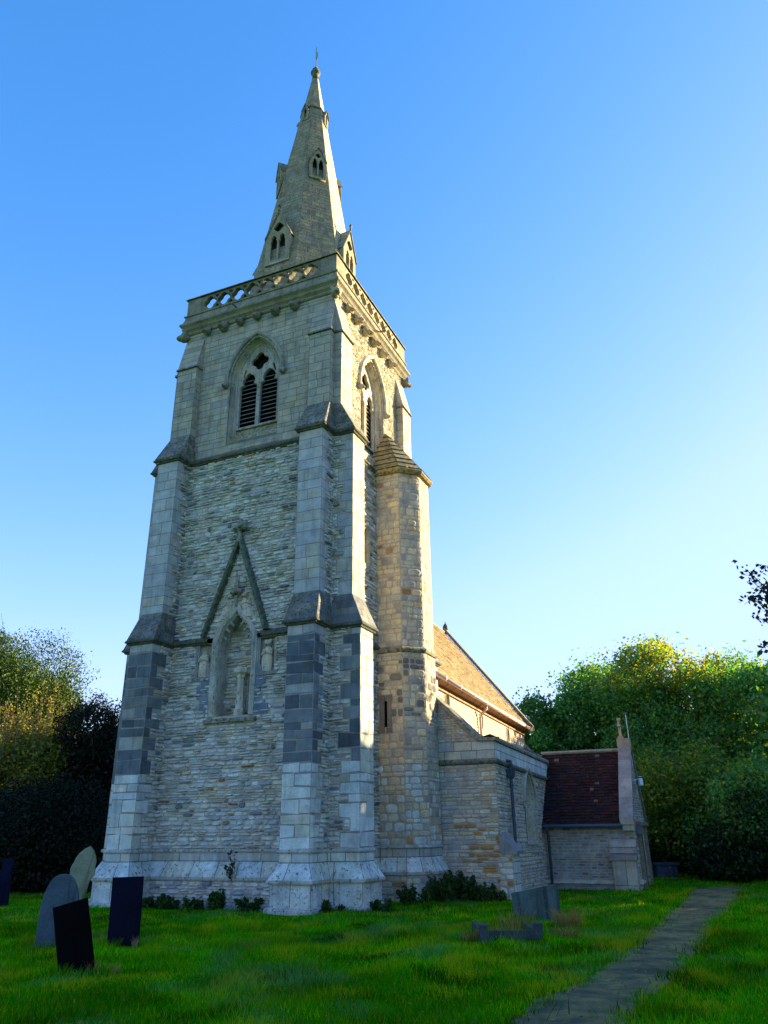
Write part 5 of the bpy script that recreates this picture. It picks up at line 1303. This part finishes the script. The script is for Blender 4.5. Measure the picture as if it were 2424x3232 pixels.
# sunlit overgrown hedge with long shoots
def hedge(label,px,py,dist,rx,seed,n):
    q=ray_at(px,py,dist); x,y,H=q.x,q.y,q.z; rs=np.random.RandomState(seed); rng=random.Random(seed)
    root=tree('hedge_shrub',label,'shrub',x,y,H-.9,rx,-.6,24,n,.08,[(.18,.20,.03),(.28,.25,.03),(.12,.16,.02),(.06,.10,.02),(.30,.22,.06)],[3,2,3,2,1],seed,trunk=.08,group='overgrown hedge shrubs on the left',bark=TWIG,shell=.6)
    t=MB(); P=[]
    for i in range(54):
        a=rng.uniform(0,2*PI); q=rng.random()**.5*rx*.95; bx_,by_=q*math.cos(a),q*math.sin(a); z=H*.6*rng.uniform(.8,1.1); top=H*rng.uniform(.78,1.03); dx,dy=rng.uniform(-.35,.35),rng.uniform(-.35,.35)
        p0=Vector((bx_,by_,z)); p2=Vector((bx_+dx,by_+dy,top)); p1=p0.lerp(p2,.5)+Vector((rng.uniform(-.08,.08),rng.uniform(-.08,.08),0))
        t.tube([p0,p1,p2],[.022,.015,.005],TWIG,n=4)
        for k_ in range(46):
            f=rng.random(); c=p0.lerp(p1,f*2) if f<.5 else p1.lerp(p2,f*2-1); P.append(c+Vector((rng.gauss(0,.05),rng.gauss(0,.05),rng.gauss(0,.03))))
    t.build('shoot',root); P=np.array([tuple(p) for p in P])
    V,F,Cc=leaves(P,.055,mkcols(len(P),[(.22,.20,.04),(.14,.16,.03),(.30,.20,.08)],[3,2,1],rs),rs,aspect=1.6); np_mesh('shoot_leaves',V,F,Cc,LEAF,root)
hedge('sunlit yellow-green hedge shrub with upright shoots, at the left edge',30,2130,36,2.6,70,36000)
hedge('sunlit overgrown shrub in front of the slim conifer',160,2195,35,2.1,71,34000)
hedge('sunlit shrub end reaching one long thin shoot toward the tower',255,2350,34.5,1.4,72,22000)
# near tree on the right whose branch tips enter the photo
def near_branch():
    q=ray_at(2980,1800,17); x,y=q.x,q.y; z0=float(gz(x,y)); root=tree('overhanging_tree','near tree at the right edge, only dark leafy branch tips show against the sky','tree',x,y,9.2,2.0,2.6,44,22000,.075,[(.02,.05,.012),(.03,.07,.015)],[1,1],90,trunk=.24)
    rng=random.Random(9); t=MB(); P=[]
    def target(px,py,d):
        q=ray_at(px,py,d); return Vector((q.x-x,q.y-y,q.z))
    tips=[(2352,1795,15),(2370,1830,15),(2358,1880,15.2),(2385,1895,15),(2400,1785,15),(2395,1950,15.3),(2412,2035,15.2),(2418,1850,14.8),(2440,1960,15),(2460,1800,15),(2450,1880,15),(2470,2040,15.5),(2500,1900,15.5),(2480,1720,15.4)]
    for i,(px,py,d) in enumerate(tips):
        T=target(px,py,d); A=Vector((rng.uniform(-.3,.1),rng.uniform(-.2,.2),T.z*.55+rng.uniform(-1.2,1.4))); M=A.lerp(T,.55)+Vector((0,0,-.25)); t.tube([A,M,M.lerp(T,.6)+Vector((0,0,-.03)),T],[.06,.03,.018,.006],BARK,n=5)
        for k_ in range(110):
            f=.5+.52*rng.random()**.7; c=M.lerp(T,(f-.5)*2) if f>.5 else M; c=c+Vector((rng.gauss(0,.065),rng.gauss(0,.065),rng.gauss(0,.05))); P.append(tuple(c))
        for q in range(7):
            c=M.lerp(T,rng.uniform(.2,.95)); t.tube([c,c+Vector((rng.gauss(0,.12),rng.gauss(0,.12),rng.gauss(0,.09)))],[.007,.003],BARK,n=4)
    t.build('branch',root); rs=np.random.RandomState(4); P=np.array(P); V,F,Cc=leaves(P,.07,mkcols(len(P),[(.02,.04,.015),(.03,.05,.02)],[1,1],rs),rs,aspect=1.3); np_mesh('branch_leaves',V,F,Cc,LEAF,root)
near_branch()
# weeds along the church wall
def weed(label,x,y,h,r,n,seed,pal=((.018,.055,.012),(.035,.10,.02),(.06,.12,.02))):
    h*=.85
    rs=np.random.RandomState(seed); rng=random.Random(seed); z=float(gz(x,y)); t=MB(); P=[]
    root=empty('wall_weed',(x,y,0)); tag(root,label,'weed','weeds growing at the foot of the church')
    ns=max(4,int(n/90))
    for i in range(ns):
        a=rng.uniform(0,2*PI); q=rng.random()**.6*r; b0=Vector((q*math.cos(a)*.6,q*math.sin(a)*.6,z-.03)); tp=Vector((q*math.cos(a),q*math.sin(a),z+h*rng.uniform(.45,1))); t.tube([b0,tp],[.008,.003],BARK,n=4)
        for k_ in range(int(n/ns)):
            f=rng.random()**.7; w_=.05*(1.2-f)+.015; P.append(tuple(b0.lerp(tp,f)+Vector((rng.gauss(0,w_),rng.gauss(0,w_),rng.gauss(0,.02)))))
    t.build('stem',root); P=np.array(P); V,F,Cc=leaves(P,.045,mkcols(len(P),pal,[1]*len(pal),rs),rs,aspect=1.7); np_mesh('foliage',V,F,Cc,LEAF,root); return root
weed('low dark weeds left of the middle of the tower foot',-1.75,-3.4,.34,.35,900,1)
weed('rounded dark weed clump near the left of the tower foot',-1.1,-3.45,.42,.28,1000,2)
weed('small leafy weed at the middle of the tower foot',-.35,-3.42,.30,.30,700,3)
weed('bushy dark weed standing below the wall sapling',.35,-3.5,.52,.32,1500,4)
weed('weed clump against the left side of the right buttress',1.2,-3.45,.32,.35,900,5)
weed('thin grassy weeds at the foot of the corner between the buttresses',3.25,-3.5,.24,.35,700,6)
weed('weeds at the outer corner of the south buttress',4.3,-2.6,.26,.35,800,7)
weed('weeds in the corner between south buttress and stair turret',4.35,-.9,.5,.5,1500,8)
weed('tall dark nettles against the stair turret',4.55,.3,.74,.38,2200,9)
weed('tallest nettle clump where turret and aisle meet',4.75,.95,.9,.34,2200,10)
weed('nettle clump under the aisle west wall',5.15,.95,.72,.32,1800,11)
weed('lower nettles at the aisle corner',5.6,.9,.5,.3,1400,12)
weed('single low weed at the foot of the aisle corner buttress',5.98,.95,.3,.2,500,13)
# sapling rooted in the plinth
t=MB(); rng=random.Random(2); P=[]; b0=Vector((.47,-3.22,.56)); root=empty('wall_sapling',(0,0,0)); tag(root,'small leafy sapling rooted in the plinth of the tower west wall','sapling')
for i in range(6):
    tp=b0+Vector((rng.uniform(-.14,.16),-.08,rng.uniform(.25,.6))); t.tube([b0,b0.lerp(tp,.5)+Vector((.02,0,0)),tp],[.008,.006,.003],BARK,n=4)
    for k_ in range(16): P.append(tuple(b0.lerp(tp,rng.random())+Vector((rng.gauss(0,.03),rng.gauss(0,.02),rng.gauss(0,.02)))))
t.build('stem',root); rs=np.random.RandomState(1); V,F,Cc=leaves(np.array(P),.05,mkcols(len(P),[(.03,.05,.02)],[1],rs),rs); np_mesh('foliage',V,F,Cc,LEAF,root)

# ------------------------------------------------------------------ light
w=bpy.data.worlds.new('World'); sc.world=w; w.use_nodes=True; nt=w.node_tree; bg=nt.nodes['Background']
sky=nt.nodes.new('ShaderNodeTexSky'); sky.sky_type='NISHITA'; sky.sun_disc=False; sky.sun_elevation=SUN_EL; sky.sun_rotation=PI/2-SUN_AZ
sky.altitude=60; sky.air_density=1.0; sky.dust_density=.35; sky.ozone_density=2.5
hsv=nt.nodes.new('ShaderNodeHueSaturation'); hsv.inputs['Saturation'].default_value=1.27
nt.links.new(sky.outputs[0],hsv.inputs['Color']); bw=nt.nodes.new('ShaderNodeRGBToBW'); nt.links.new(sky.outputs[0],bw.inputs[0])
hi_=mixc(nt,hsv.outputs[0],(.97,.93,1.02),1.0,'MULTIPLY'); lo_=mixc(nt,sky.outputs[0],(1.0,.86,1.02),1.0,'MULTIPLY')
cc_=mixc(nt,hi_,lo_,ramp(nt,bw.outputs[0],.95,2.8,0,.9))
dim=ramp(nt,bw.outputs[0],.9,5.0,1.0,.40); cg=N(nt,'ShaderNodeCombineColor'); [nt.links.new(dim,cg.inputs[q]) for q in range(3)]
nt.links.new(mixc(nt,cc_,cg.outputs[0],1.0,'MULTIPLY'),bg.inputs['Color']); bg.inputs['Strength'].default_value=.122
sl=bpy.data.lights.new('sun','SUN'); sl.energy=5.0; sl.angle=math.radians(.5); sl.color=(1,.79,.46)
so=bpy.data.objects.new('sun',sl); COL.objects.link(so); so.rotation_euler=sd.to_track_quat('Z','Y').to_euler()

# ------------------------------------------------------------------ camera + scale to metres
cd=bpy.data.cameras.new('camera'); cam=bpy.data.objects.new('camera',cd); COL.objects.link(cam); sc.camera=cam
y_,p_,r_=map(math.radians,(YAW,PITCH,ROLL))
fw=Vector((-math.sin(y_)*math.cos(p_),math.cos(y_)*math.cos(p_),math.sin(p_))); rt=Vector((math.cos(y_),math.sin(y_),0)); up=rt.cross(fw)
r2=rt*math.cos(r_)+up*math.sin(r_); u2=-rt*math.sin(r_)+up*math.cos(r_)
M=Matrix((r2,u2,-fw)).transposed().to_4x4(); M.translation=CAM; cam.matrix_world=M
cd.sensor_fit='HORIZONTAL'; cd.sensor_width=36; cd.lens=36*F_PX/2424; cd.clip_end=3000; cd.clip_start=.05
for me in bpy.data.meshes: me.transform(Matrix.Scale(S,4))
for o in bpy.data.objects: o.location=o.location*S
for o in list(bpy.data.objects):
    if o.type=='MESH' and o.data.users==0: pass
sc.view_settings.view_transform='Standard'; sc.view_settings.look='None'; sc.view_settings.exposure=2.08; sc.view_settings.gamma=1
sc.cycles.max_bounces=6; sc.cycles.diffuse_bounces=3; sc.cycles.transmission_bounces=3; sc.cycles.use_denoising=True
